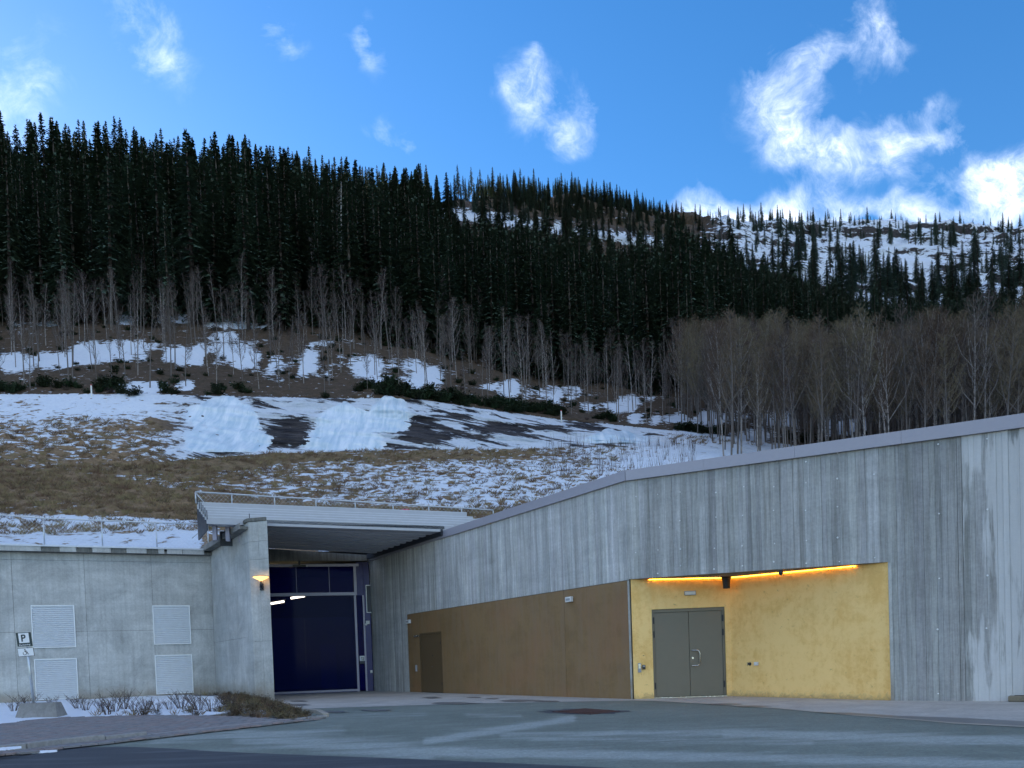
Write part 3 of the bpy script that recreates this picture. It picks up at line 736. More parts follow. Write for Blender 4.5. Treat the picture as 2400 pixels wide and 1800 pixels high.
gpart('blue_jamb', GJ2+.082, GE-.03, 0.0, zlin-.03, -.35, -.02, 'gate_blue')
gpart('reveal', GR1+.102, GJ2+.08, ztr-.07, zlin-.03, -.35, -.06, 'gate_blue')
lint = MB(); FG.slab(lint, [(GL_-.6,zlin),(GE-.03,zlin),(GE-.03,ZW+.05),(GL_-.6,ZS+.09)], -.5, .12); lint.build('lintel', MAT['dark_concrete'], gate)
a, z = gs(1235,478); gr = gpart('vent_grille', a-.19, a+.19, z-.62, z+.62, .0, .05, 'white_frame')
gpart('grille_face', a-.16, a+.16, z-.59, z+.59, .05, .056, 'dark_steel', gr)
a, z = gs(1150,1124); o = gpart('notice_plate', a-.12, a+.12, z-.13, z+.13, -.029, -.02, 'sign_white', None, 0); tag(o, 'small white notice plate with a dark picture on the gate side pane', 'sign')
mb = MB()
for (dx, dz, w, h) in ((-.03,.04,.05,.05),(.035,.03,.04,.07),(-.01,-.05,.09,.03),(.045,-.05,.03,.06)): FG.rect(mb, a+dx-w/2, a+dx+w/2, z+dz-h/2, z+dz+h/2, -.0195, -.017)
mb.build('print', MAT['black_plastic'], o)
a, z = gs(1150,1164); tag(gpart('key_box', a-.12, a+.12, z-.06, z+.07, -.029, .03, 'dark_steel', None), 'small dark key box under the notice plate at the gate', 'box')
a, z = gs(1203,738); o = tag(gpart('siren_box', a-.07, a+.10, z-.05, z+.10, -.02, .08, 'white_plastic', None), 'small white siren box high on the blue gate jamb', 'siren')
mb = MB(); mb.lathe([(0.0001,.1),(.05,.09),(.06,.0)], 10, FG.pt(a-.06,z-.06,.0), FG.axis()); mb.build('horn', MAT['white_plastic'], o)
a, z = gs(1247,1262); o = tag(gpart('push_button', a-.05, a+.05, z-.06, z+.06, -.02, .06, 'white_plastic', None), 'white push button low on the blue gate jamb', 'button')
a, z = gs(470,122); o = tag(gpart('door_sensor', a-.28, a+.28, z-.06, z+.03, .05, .2, 'black_plastic', None), 'dark motion sensor bar above the gate window band', 'sensor')
gpart('bracket', a-.04, a+.04, z+.03, z+.25, .06, .12, 'dark_steel', o)
mb = MB(); mb.lathe([(0.0001,.03),(.03,.02),(.03,-.02)], 10, FG.pt(a+.32,z-.04,.14), FG.axis()); mb.build('sensor_eye', MAT['white_plastic'], o)
# the hall behind the glass
hall = thing('gate_hall', FG.pt(2,0,-6), 'dark blue hall seen through the gate glass with a blue door in its far wall', 'hall')
hw = lambda s0, s1, z0, z1, d0, d1, m, nm: gpart(nm, s0, s1, z0, z1, d0, d1, m, hall, 0)
hw(GL_-1.5, GE+1.0, -.05, .002, -9, -.09, 'hall_dark', 'hall_floor')
hw(GL_-1.5, GE+1.0, zlin+.3, zlin+.5, -9, -.55, 'hall_dark', 'hall_ceiling')
hw(GL_-1.7, GL_-1.5, 0, zlin+.3, -9, -.55, 'hall_blue', 'hall_wall')
hw(GE+.55, GE+.75, 0, zlin+.3, -9, -.55, 'hall_blue', 'hall_wall')
hw(GL_-1.5, GE+.55, 0, 3.9, -9, -8.8, 'hall_blue', 'hall_wall')
hw(GL_-1.5, GE+.55, 3.9, zlin+.3, -8.97, -8.83, 'hall_dark', 'hall_wall')
FH = Frame(FG.pt(0,0,-8.8), FG.pt(FG.L,0,-8.8))
a, z = FH.sz(*zg(780,1100)); hw(a-.42, a+.42, 0.002, FH.sz(*zg(780,965))[1], -8.79, -8.75, 'hall_door_blue', 'hall_door')
a, z = FH.sz(*zg(530,900)); hw(a-.03, a+.03, 1.0, 3.8, -8.79, -8.72, 'gate_frame_metal', 'hall_pipe')
for x, y, dd_, lab in ((232,517,5.5,'lower lit tube lamp inside the hall behind the gate'),(450,458,4.0,'upper lit tube lamp inside the hall behind the gate')):
    Ft = Frame(FG.pt(0,0,-dd_), FG.pt(FG.L,0,-dd_)); a, z = Ft.sz(*zg(x, y))
    t = thing('tube_lamp', Ft.pt(a, z, 0), lab, 'lamp', 'tube lamps in the hall')
    mb = MB(); mb.tube([Ft.pt(a-.32,z-.03,-.2),Ft.pt(a+.32,z+.03,.2)], .055, 10); mb.build('tube', MAT['tube_warm'], t, smooth=True)
    mb = MB(); mb.tube([Ft.pt(a-.5,z+.09,-.24),Ft.pt(a+.5,z+.15,.24)], .05, 6); mb.build('holder', MAT['dark_steel'], t)
    mb = MB(); mb.tube([Ft.pt(a,z+.1,0),Ft.pt(a,zlin+.3,0)], .02, 6); mb.build('hanger', MAT['dark_steel'], t)

# ---- wall lamp on the pier
a, z = FP.sz(616,1377); t = thing('wall_lamp', FP.pt(a,z,0), 'lit saucer-shaped wall lamp on a bracket on the concrete pier', 'lamp')
mb = MB(); FP.rect(mb, a-.09, a+.04, z-.10, z+.14, .004, .06); mb.build('base_plate', MAT['dark_steel'], t, bevel=.01)
hx = FP.sz(621.5,1352)[0]; zt = FP.sz(621,1364)[1]
mb = MB(); mb.tube([FP.pt(a-.02,z,.05),FP.pt(a+.02,z,.16),FP.pt(hx-.02,z+.01,.26),FP.pt(hx,z+.06,.28),FP.pt(hx,zt,.28)], [.05,.05,.045,.04,.035], 10); mb.build('arm', MAT['dark_steel'], t, smooth=True)
c = FP.pt(hx, zt, .28)
mb = MB(); mb.lathe([(.05,.0),(.06,.03),(.13,.06),(.21,.10),(.27,.145),(.265,.15),(.16,.11),(.05,.07),(.0001,.06)], 28, c); mb.build('bowl', MAT['lamp_warm'], t, smooth=True)
mb = MB(); mb.lathe([(.0001,.192),(.16,.188),(.28,.168),(.285,.158),(.27,.153),(.0001,.155)], 28, c); mb.build('cap', MAT['dark_steel'], t, smooth=True)
mb = MB(); mb.lathe([(.045,-.01),(.055,.03),(.045,.05)], 14, c); mb.build('collar', MAT['dark_steel'], t)
pl_ = bpy.data.lights.new('lamp_light','POINT'); pl_.energy = 12; pl_.color = (1,.62,.28); pl_.shadow_soft_size = .12
lo = bpy.data.objects.new('lamp_light', pl_); col.objects.link(lo); lo.location = tuple(c+np.array([0,0,.115])); lo.parent = t; lo.matrix_parent_inverse = INV[t.name]

# ---- roof slab behind the walls (earth lies on it)
rs = MB(); q = [F1.pt(s_gate-.5,0,-.46), F1.pt(F1.L-.1,0,-.46), F2.pt(0.3,0,-.46), F2.pt(S2END,0,-.46)]
bkp = [q[3]+np.array([6,8,0]), q[0]+np.array([22,4,0])]
pl = q+bkp; zz = 5.0
rs.add([np.array([*p[:2],zz-.3]) for p in pl]+[np.array([*p[:2],zz]) for p in pl], [tuple(range(6))[::-1], tuple(range(6,12))]+[(i,(i+1)%6,6+(i+1)%6,6+i) for i in range(6)])
tag(rs.build('roof_slab', MAT['dark_concrete']), 'flat concrete roof slab hidden behind the tall walls', 'roof')

# ================================================================== the yard
def vnoise(x, y, seed=0):
    xi, yi = np.floor(x).astype(np.int64), np.floor(y).astype(np.int64); xf, yf = x-xi, y-yi
    def h(a, b):
        n = (a*374761393 + b*668265263 + seed*1274126177) & 0xffffffff
        n = ((n ^ (n >> 13))*1274126177) & 0xffffffff
        return ((n ^ (n >> 16)) & 0xffff)/65535.0
    u, v = xf*xf*(3-2*xf), yf*yf*(3-2*yf)
    return (h(xi,yi)*(1-u)+h(xi+1,yi)*u)*(1-v) + (h(xi,yi+1)*(1-u)+h(xi+1,yi+1)*u)*v
def fbm(x, y, oct=5, seed=0, gain=.5):
    a, s, tot = 1.0, 0.0, 0.0
    for i in range(oct):
        s = s + a*vnoise(x*2**i, y*2**i, seed+i*17); tot += a; a *= gain
    return s/tot
def grid_mesh(name, P, mask=None, attrs=None, smooth=True):
    """P: (n, m, 3) points; mask: faces to keep"""
    n, m = P.shape[:2]; idx = np.arange(n*m).reshape(n, m)
    q = np.stack([idx[:-1,:-1], idx[:-1,1:], idx[1:,1:], idx[1:,:-1]], -1).reshape(-1, 4)
    if mask is not None: q = q[mask.reshape(-1)]
    me = bpy.data.meshes.new(name)
    me.vertices.add(n*m); me.vertices.foreach_set('co', P.reshape(-1).astype(np.float32))
    me.loops.add(len(q)*4); me.loops.foreach_set('vertex_index', q.reshape(-1).astype(np.int32))
    me.polygons.add(len(q)); me.polygons.foreach_set('loop_start', np.arange(0, len(q)*4, 4, dtype=np.int32))
    me.polygons.foreach_set('loop_total', np.full(len(q), 4, np.int32))
    if smooth: me.polygons.foreach_set('use_smooth', np.ones(len(q), bool))
    me.update(calc_edges=True); me.validate()
    for k, v in (attrs or {}).items():
        if v.ndim == 3:
            a = me.color_attributes.new(k, 'FLOAT_COLOR', 'POINT'); c = np.ones((n*m, 4), np.float32); c[:, :v.shape[2]] = v.reshape(n*m, -1); a.data.foreach_set('color', c.reshape(-1))
        else:
            a = me.attributes.new(k, 'FLOAT', 'POINT'); a.data.foreach_set('value', v.reshape(-1).astype(np.float32))
    return me
def sheet(name, px_pts, z, m, kind='structure', thick=None, world=None):
    """flat polygon from photo pixels on the ground; thick gives it real edges"""
    P = [G(x, y, z) for x, y in px_pts] if world is None else world
    mb = MB()
    if thick is None: mb.add(P, [tuple(range(len(P)))])
    else:
        n = len(P); mb.add([p-np.array([0,0,thick]) for p in P]+list(P), [tuple(range(n))[::-1], tuple(range(n,2*n))]+[(i,(i+1)%n,n+(i+1)%n,n+i) for i in range(n)])
    o = mb.build(name, MAT[m]); 
    # normals up
    if o.data.polygons[0].normal.z < 0 and thick is None: o.data.flip_normals()
    return tag(o, kind=kind)

def seg_d(x, y, a, b):
    ax, ay = a; bx, by = b; L = (bx-ax)**2+(by-ay)**2
    t = np.clip(((x-ax)*(bx-ax)+(y-ay)*(by-ay))/L, 0, 1)
    return np.hypot(x-(ax+t*(bx-ax)), y-(ay+t*(by-ay)))

# asphalt
m, T, bs = mat('asphalt')
pos = T.node('ShaderNodeNewGeometry').outputs['Position']; p = T.sep(pos)
dust = T.node('ShaderNodeAttribute', attribute_name='dust').outputs['Fac']
sv = T.comb(T.math('MULTIPLY', p[0], 0.55), T.math('MULTIPLY', p[1], 2.2), 0.0)
n1 = T.noise(sv, 1.0, 8.0, 0.68, 0.3); n2 = T.noise(pos, 130.0, 3.0, 0.7); n3 = T.noise(pos, 0.35, 5.0, 0.6)
k = T.mapr(T.math('ADD', dust, T.math('MULTIPLY', T.math('SUBTRACT', n1, 0.5), 1.7)), 0.15, 0.85, 0, 1, True)
b_ = T.mix(T.mapr(n3, 0.35, 0.65), (0.142,0.164,0.142,1), (0.182,0.207,0.18,1))
b_ = T.mix(T.math('MULTIPLY', k, 0.62), b_, (0.37,0.405,0.39,1))
n4 = T.noise(pos, 18.0, 5.0, 0.75); n5 = T.noise(pos, 3.0, 6.0, 0.7)
f = T.math('MULTIPLY', T.mapr(n2, 0.25, 0.75, 0.66, 1.34), T.math('MULTIPLY', T.mapr(n4, 0.3, 0.7, 0.74, 1.26), T.mapr(n5, 0.3, 0.7, 0.88, 1.12))); b_ = T.mix(1.0, b_, T.comb(f,f,f), 'MULTIPLY')
T.put(bs, 'Base Color', b_); bs.inputs['Roughness'].default_value = 0.86; bs.inputs['Specular IOR Level'].default_value = 0.28
T.put(bs, 'Normal', T.node('ShaderNodeBump', {'Strength': 0.5, 'Distance': 0.006, 'Height': n2}).outputs[0])
m, T, bs = mat('asphalt_dark')
pos = T.node('ShaderNodeNewGeometry').outputs['Position']; p = T.sep(pos)
sv = T.comb(T.math('MULTIPLY', p[0], 0.5), T.math('MULTIPLY', p[1], 2.6), 0.0)
n1 = T.noise(sv, 1.0, 7.0, 0.65, 0.3); n2 = T.noise(pos, 130.0, 3.0, 0.7)
b_ = T.mix(T.mapr(n1, 0.5, 0.75), (0.042,0.045,0.054,1), (0.10,0.105,0.115,1))
f = T.mapr(n2, 0.25, 0.75, 0.75, 1.25); b_ = T.mix(1.0, b_, T.comb(f,f,f), 'MULTIPLY')
T.put(bs, 'Base Color', b_); bs.inputs['Roughness'].default_value = 0.8
T.put(bs, 'Normal', T.node('ShaderNodeBump', {'Strength': 0.5, 'Distance': 0.006, 'Height': n2}).outputs[0])
simple('wet_concrete', (0.15,0.145,0.14), 0.45, 0, 0.25, 3)
simple('far_ground', (0.10,0.095,0.07), 0.9, 0, 0.3, .05)
simple('soil', (0.045,0.036,0.026), 0.9, 0, 0.35, 5, .5)
simple('paver_grey', (0.20,0.195,0.20), 0.85, 0, 0.28, 7, .2)
simple('paver_pink', (0.23,0.19,0.185), 0.85, 0, 0.28, 7, .2)
simple('paver_bed', (0.11,0.105,0.10), 0.9, 0, 0.2, 9)

big = MB(); big.add([(-5000,-5000,-.06),(5000,-5000,-.06),(5000,5000,-.06),(-5000,5000,-.06)], [(0,1,2,3)])
tag(big.build('ground', MAT['far_ground']), kind='structure')
tt = np.linspace(-1.3, 1.3, 420); DD = np.concatenate([np.linspace(2.0,8,40), np.geomspace(8.05, 48, 260)])
TT, D2 = np.meshgrid(tt, DD); P = np.stack([TT*D2, D2, np.zeros_like(D2)], -1)
X, Y = to_px(P); du = np.full_like(X, 0.12)
for a, b, w, s in (((1000,1738),(1340,1684),9,.85),((1180,1722),(1700,1716),9,.55),((1700,1718),(2400,1738),11,.75),((1000,1760),(1500,1772),11,.8),((1500,1772),(2400,1790),12,.8),
                   ((560,1725),(1000,1765),22,.6),((360,1730),(800,1715),14,.5),((1090,1676),(1220,1678),5,.5),((700,1685),(1000,1672),8,.3),((1250,1730),(1900,1740),8,.35)):
    du = np.maximum(du, .12+s*np.exp(-(seg_d(X, Y, a, b)/w)**2))
nz = fbm(P[...,0]*.5, P[...,1]*1.6, 5, 3); du = du + (nz-.5)*.35
right_dark = np.clip((X-1450)/600, 0, 1)*np.clip((1712-Y)/25, 0, 1); du = du - .3*right_dark
asp = link('asphalt_yard', grid_mesh('asphalt_yard', P, None, {'dust': np.clip(du, 0, 1)}), MAT['asphalt']); tag(asp, kind='structure')
# apron of paler concrete along the walls
apl = [(640,1662),(700,1661),(800,1658),(900,1655),(1109,1648.5),(1334,1644.6),(1478,1642),(1535,1643),(1652,1649.5),(1826,1661),(2007,1677.5),(2150,1688),(2233,1695.5),(2400,1704),(2700,1719)]
ap = [G(x, y, .004) for x, y in apl] + [F2.pt(F2.L+2.5,.004,.0)] + [F2.pt(sgR,.004,0), IN+np.array([0,0,.004]), F2.pt(0,.004,0), F1.pt(0,.004,0), F1.pt(s_gate,.004,0), FG.pt(GL_,.004,0)]
ao = sheet('apron', None, .004, 'apron_concrete', world=ap)
rim = [G(x, y, .008) for x, y in apl[6:]]; rim2 = [G(x, y-2.2-(x-1478)*.0022, .008) for x, y in apl[6:]]
simple('rim_tan', (0.36,0.33,0.28), .85, 0, .15, 4)
sheet('apron_edge', None, .008, 'rim_tan', world=rim+rim2[::-1])
wet = [G(x, y, .012) for x, y in [(1900,1668.5),(2007,1675),(2150,1685),(2233,1692),(2400,1700),(2700,1714),(2700,1704),(2400,1690),(2250,1682),(2100,1677),(1990,1670)]]
sheet('damp_strip', None, .012, 'wet_concrete', world=wet)
# damp marks on the apron
def puddle(x, y, rx, ry, z, seed):
    r = random.Random(seed); pts = []
    for i in range(22):
        t = 2*math.pi*i/22; k = 1+r.uniform(-.22,.22); pts.append(G(x+rx*k*math.cos(t), y+ry*k*math.sin(t), z))
    return sheet('damp_mark', None, z, 'wet_concrete', world=pts)
for i, (x, y, rx, ry) in enumerate(((697,1652,28,2),(1013,1635,22,2),(1064,1648,55,2.4),(1112,1634.5,17,1.4),(1222,1642,55,2.2),(1280,1643,30,1.4),(1700,1650,36,1.7),(1760,1655,45,1.6),(765,1668,50,2.6),(880,1664,35,2.2),(1155,1637,14,1),(700,1643,22,1.4))):
    puddle(x, y, rx, ry, .010+.0004*i, i)
# dark new asphalt strip
sheet('asphalt_strip', [(-500,1830),(-260,1772),(0,1762),(80,1758),(160,1752),(300,1750),(420,1755),(500,1761),(700,1769),(1000,1780),(1359,1796),(1700,1812),(2400,1845),(2400,2050),(-900,2050)], .005, 'asphalt_dark')

# iron drain cover
c = [G(*q, .02) for q in ((1294,1667.5),(1385,1672.5),(1453,1666),(1370,1660))]
ctr = sum(c)/4; t = thing('drain_cover', (ctr[0],ctr[1],0), 'large rusty red square drain cover in the asphalt', 'drain cover')
mb = MB(); mb.hexa([p*np.array([1,1,0])+np.array([0,0,.001]) for p in c]+[p for p in c]); mb.build('frame', MAT['rust_iron'], t)
lp = lambda A, B, k: A+(B-A)*k
for i in range(9):
    a, b = .08+i*.094, .08+i*.094+.06; up = np.array([0,0,.012])
    q = [lp(lp(c[0],c[1],a),lp(c[3],c[2],a),.08), lp(lp(c[0],c[1],b),lp(c[3],c[2],b),.08), lp(lp(c[0],c[1],b),lp(c[3],c[2],b),.92), lp(lp(c[0],c[1],a),lp(c[3],c[2],a),.92)]
    mb = MB(); mb.hexa([p+up*.01 for p in q]+[p+up for p in q]); mb.build('grate_bar', MAT['rust_iron'], t)
puddle(1368,1667.5,98,6.2,.0065,77)['kind'] = 'structure'; bpy.data.objects['damp_mark.012'].data.materials[0] = MAT['asphalt_dark']

# pavement of small pavers behind a kerb
ZPV = .05
pv_px = [(764,1681),(600,1699),(430,1718),(300,1733),(244,1740),(140,1751),(60,1762),(-120,1781),(-400,1812),(-600,1790),(-520,1730),(-200,1712),(0,1697),(60,1688),(140,1681),(330,1676),(520,1677),(650,1685),(700,1686)]
pave = sheet('pavement', pv_px, ZPV-.025, 'paver_bed', thick=.05)
from mathutils.geometry import intersect_point_tri_2d
def inside(poly, x, y):
    c = False; n = len(poly)
    for i in range(n):
        x1, y1 = poly[i]; x2, y2 = poly[(i+1) % n]
        if (y1 > y) != (y2 > y) and x < (x2-x1)*(y-y1)/(y2-y1)+x1: c = not c
    return c
poly = [tuple(G(x, y, ZPV)[:2]) for x, y in pv_px]
kd = (G(764,1681)-G(244,1740))[:2]; kd /= np.linalg.norm(kd); kn = np.array([-kd[1], kd[0]])
o0 = G(244,1740)[:2]; cells = []
PW, PL = .14, .28
for r in range(-30, 110):
    for q in range(-60, 70):
        c0 = o0 + kn*((r+.5)*PW+.02) + kd*((q+.5*(r % 2))*PL)
        if inside(poly, *c0): cells.append((math.hypot(*c0), c0))
cells.sort(key=lambda k: k[0]); 
vis = [c for c in cells if -40 < to_px(np.array([*c[1], ZPV]))[0] < 2440]
first = vis[:300]; fs = {id(c) for c in first}
pm = MB(); pm.hexa([(x, y, -.03) for x, y in ((-PL/2+.006,-PW/2+.005),(PL/2-.006,-PW/2+.005),(PL/2-.006,PW/2-.005),(-PL/2+.006,PW/2-.005))]+[(x, y, 0) for x, y in ((-PL/2+.01,-PW/2+.009),(PL/2-.01,-PW/2+.009),(PL/2-.01,PW/2-.009),(-PL/2+.01,PW/2-.009))])
pmes = []
for mm in ('paver_grey','paver_pink'):
    me = pm.mesh('paver'); me.materials.append(MAT[mm]); pmes.append(me)
ang = math.atan2(kd[1], kd[0])
for d, c0 in first:
    o = link('paver', pmes[random.random() < .45], None, pave); o.location = (c0[0], c0[1], ZPV+random.uniform(-.004,.004)); o.rotation_euler = (random.uniform(-.012,.012), random.uniform(-.012,.012), ang)
rest = [MB(), MB()]; R2 = np.array([[kd[0],kn[0]],[kd[1],kn[1]]])
for cell in cells:
    if id(cell) in fs: continue
    c0 = cell[1]; dz = random.uniform(-.004,.004)
    rest[random.random() < .45].add([(*(R2@np.array(v[:2])+c0), v[2]+ZPV+dz) for v in pm.v], pm.f)
for b_, mm in zip(rest, ('paver_grey','paver_pink')): tag(b_.build('far_pavers', MAT[mm], pave), kind='stuff')
# kerb stones, each its own piece
kp = [(-520,1824),(-300,1800),(-120,1780),(60,1762),(140,1751),(244,1740),(430,1718.5),(600,1699.5),(764,1681.5)]
for i in range(len(kp)-1):
    A, B = G(*kp[i]), G(*kp[i+1]); L = np.linalg.norm(B-A); n = max(1, int(round(L/1.0))); u = (B-A)/L; w = np.array([-u[1],u[0],0])
    hh = lambda x: .135 if x < 200 else max(.055, .135-(x-200)*.0006)
    for k in range(n):
        a, b = A+u*(L*k/n+.006), A+u*(L*(k+1)/n-.006); xa = to_px(a)[0]; z = hh(float(xa))
        mb = MB(); mb.hexa([a-w*.06+np.array([0,0,-.03]), b-w*.06+np.array([0,0,-.03]), b+w*.08+np.array([0,0,-.03]), a+w*.08+np.array([0,0,-.03]), a-w*.05+np.array([0,0,z]), b-w*.05+np.array([0,0,z]), b+w*.08+np.array([0,0,z]), a+w*.08+np.array([0,0,z])])
        mb.build('kerb_stone', MAT['kerb_granite'], pave, bevel=.012)
ke = [(764,1681),(748,1672),(700,1666),(675,1663)]
for i in range(3):
    A, B = G(*ke[i]), G(*ke[i+1]); u = (B-A)/np.linalg.norm(B-A); w = np.array([-u[1],u[0],0])
    mb = MB(); mb.hexa([A+u*.01+w*s+np.array([0,0,z]) if e == 0 else B-u*.01+w*s+np.array([0,0,z]) for z in (-.03,.09) for e, s in ((0,-.07),(1,-.07),(1,.07),(0,.07))]); mb.build('kerb_stone', MAT['cast_concrete'], pave, bevel=.01)

# planting bed with snow in front of the louvre wall
m, T, bs = mat('bed_ground')
pos = T.node('ShaderNodeNewGeometry').outputs['Position']
sn = T.node('ShaderNodeAttribute', attribute_name='snow').outputs['Fac']
n1 = T.noise(pos, 2.6, 7.0, 0.66, .3); n2 = T.noise(pos, 22.0, 4.0, .6)
k = T.mapr(T.math('ADD', sn, T.math('MULTIPLY', T.math('SUBTRACT', n1, .5), 1.1)), .44, .54, 0, 1, True)
b_ = T.mix(T.mapr(n2, .35, .65), (0.045,0.037,0.027,1), (0.12,0.096,0.062,1))
T.put(bs, 'Base Color', T.mix(k, b_, (0.68,0.73,0.80,1))); bs.inputs['Roughness'].default_value = .8
T.put(bs, 'Normal', T.node('ShaderNodeBump', {'Strength': .5, 'Distance': .05, 'Height': T.math('ADD', n2, T.math('MULTIPLY', k, .6))}).outputs[0])
fr_px = [(-520,1730),(-200,1712),(0,1697),(60,1688),(140,1681),(330,1676),(520,1677),(650,1685),(700,1686),(742,1678)]
bk_w = [FL.pt(FL.L-14.0,0,-.02), FL.pt(FL.L-10.5,0,-.02), FL.pt(FL.L-8.4,0,-.02), FL.pt(FL.L-7,0,-.02), FL.pt(FL.L-5,0,-.02), FL.pt(FL.L-2.2,0,-.02), FL.pt(FL.L,0,-.02), FS.pt(FS.L*.6,0,-.02), FS.pt(FS.L,0,.0), G(660,1660)]
fr_w = [G(x, y, .05) for x, y in fr_px]
n = 180; rr = np.linspace(0, 1, n); ii = rr*(len(fr_w)-1)
fa = np.array([[np.interp(i, range(len(fr_w)), [p[k] for p in fr_w]) for k in range(3)] for i in ii]); ba = np.array([[np.interp(i, range(len(bk_w)), [p[k] for p in bk_w]) for k in range(3)] for i in ii])
vv = np.linspace(0, 1, 70)[:,None,None]; P = fa[None]*(1-vv) + ba[None]*vv
rise = np.sin(np.clip(vv[...,0], 0, 1)*math.pi*.62)*.22; taper = np.clip((1-rr)/.5, .06, 1)[None]
P[...,2] = .02 + rise*taper + (fbm(P[...,0]*1.2, P[...,1]*1.2, 5, 9)-.5)*.18*np.clip(vv[...,0]*6, .1, 1)*np.clip(taper+.2, 0, 1)
X, Y = to_px(P)
snow = np.clip((540-X)/60, 0, 1)*.75 + .38*np.clip((690-X)/60, 0, 1)
snow = np.where(X < 530, np.maximum(snow, 0), snow)
snow -= .7*np.exp(-((X-410)/150)**2-((Y-1678)/5.5)**2) + .5*np.exp(-((X-250)/60)**2-((Y-1680)/4)**2) + .5*np.clip((Y-1690)/6, 0, 1)*(X > 60) + .6*np.exp(-((X-490)/40)**2-((Y-1625)/9)**2)
snow = np.where((vv[...,0] > .93), snow-.5, snow)
bed = link('planting_bed', grid_mesh('planting_bed', P, None, {'snow': snow}), MAT['bed_ground']); tag(bed, kind='structure')
bedP = P
# snow streaks left on the kerb and road
simple('snow_plain', (0.70,0.75,0.82), .7, 0, .05, 8, .3)
for i, (x, y, L, w, z, lab) in enumerate(((20,1751,58,2.4,.06,'upper'),(-10,1758.5,60,2.2,.13,'middle'),(40,1767,95,2.6,.01,'lower'))):
    c = G(x, y, z); A, B = G(x-L, y+5, z), G(x+L, y-5, z); u = (B-A); Ln = np.linalg.norm(u); u /= Ln; wv = np.array([-u[1],u[0],0])
    mb = MB(); nn = 26; top = []; bot = []
    hw_ = .13
    for k in range(nn+1):
        s_ = Ln*k/nn; e_ = math.sin(math.pi*min(max(k/nn,.02),.98))**.5*hw_*(1+.35*math.sin(k*2.3+i)+random.uniform(-.15,.15))
        mb.v += [tuple(A+u*s_-wv*e_), tuple(A+u*s_-wv*e_*.5+np.array([0,0,.03])), tuple(A+u*s_+wv*e_*.5+np.array([0,0,.03])), tuple(A+u*s_+wv*e_)]
    for k in range(nn):
        for j in range(3): mb.f.append((k*4+j, (k+1)*4+j, (k+1)*4+j+1, k*4+j+1))
    tag(mb.build('snow_streak', MAT['snow_plain'], None, smooth=True), '%s of the three thin snow strips at the kerb corner' % lab, 'snow')

# ---- parking sign in its concrete foot
zs3 = lambda x, y: (x/6.383, 1460+y/6.383)
base = G(*zs3(500,1440)); FSg = Frame(base-np.array([1.0,.10,0]), base+np.array([1.0,-.10,0]))
ft = thing('sign_foot', (base[0],base[1],0), 'trapezoid grey concrete block holding the leaning sign pole', 'concrete block')
sb = lambda x, y, d=0: FSg.sz(*zs3(x, y), d)
(a0,z0),(a1,z1),(a2,z2),(a3,z3) = sb(215,1440), sb(850,1385), sb(795,1185), sb(232,1215)
mb = MB(); zt = (z2+z3)/2; zb_ = .03
mb.hexa([FSg.pt(a0,zb_,0), FSg.pt(a1,zb_,0), FSg.pt(a1,zb_,-.55), FSg.pt(a0,zb_,-.55), FSg.pt(a3+.02,zt,-.14), FSg.pt(a2-.02,zt,-.14), FSg.pt(a2-.02,zt,-.42), FSg.pt(a3+.02,zt,-.42)])
mb.build('block', MAT['block_concrete'], ft, bevel=.02)
for a in (a0+.12, a1-.3):
    mb = MB(); FSg.rect(mb, a, a+.18, .0, .031, -.5, -.06); mb.build('skid', MAT['dark_concrete'], ft)
sgn = thing('parking_sign', FSg.pt(sb(510,1205)[0], zt, -.28), 'leaning steel pole with dark P parking sign and white disabled badge', 'sign')
dm = -.28
pb, ptp = FSg.sz(*zs3(508,1215), dm), FSg.sz(*zs3(368,135), dm)
axis_u = np.array([ptp[0]-pb[0], ptp[1]-pb[1]]); axis_u /= np.linalg.norm(axis_u)
mb = MB(); mb.tube([FSg.pt(pb[0],zt-.1,dm), FSg.pt(ptp[0]+.02,ptp[1]-.05,dm)], .033, 10); mb.build('pole', MAT['galvanised'], sgn, smooth=True)
def plate(name, q, m_, parent, d0, d1):
    pts = [FSg.sz(*zs3(*p), dm) for p in q]; mb = MB(); FSg.slab(mb, pts, dm+d0, dm+d1); return mb.build(name, MAT[m_], parent), pts
pl1, q1 = plate('sign_panel', [(275,362),(513,352),(480,130),(242,142)], 'galvanised', sgn, .035, .045)
plate('sign_face', [(280,357),(507,347),(476,136),(248,148)], 'sign_dark', pl1, .0451, .048)
plate('p_square', [(308,305),(460,293),(440,148),(285,158)], 'sign_white', pl1, .0481, .050)
pl2, q2 = plate('badge_panel', [(293,508),(532,490),(512,368),(272,382)], 'black_plastic', sgn, .035, .045)
plate('badge_face', [(298,502),(526,485),(508,373),(278,387)], 'sign_white', pl2, .0451, .048)
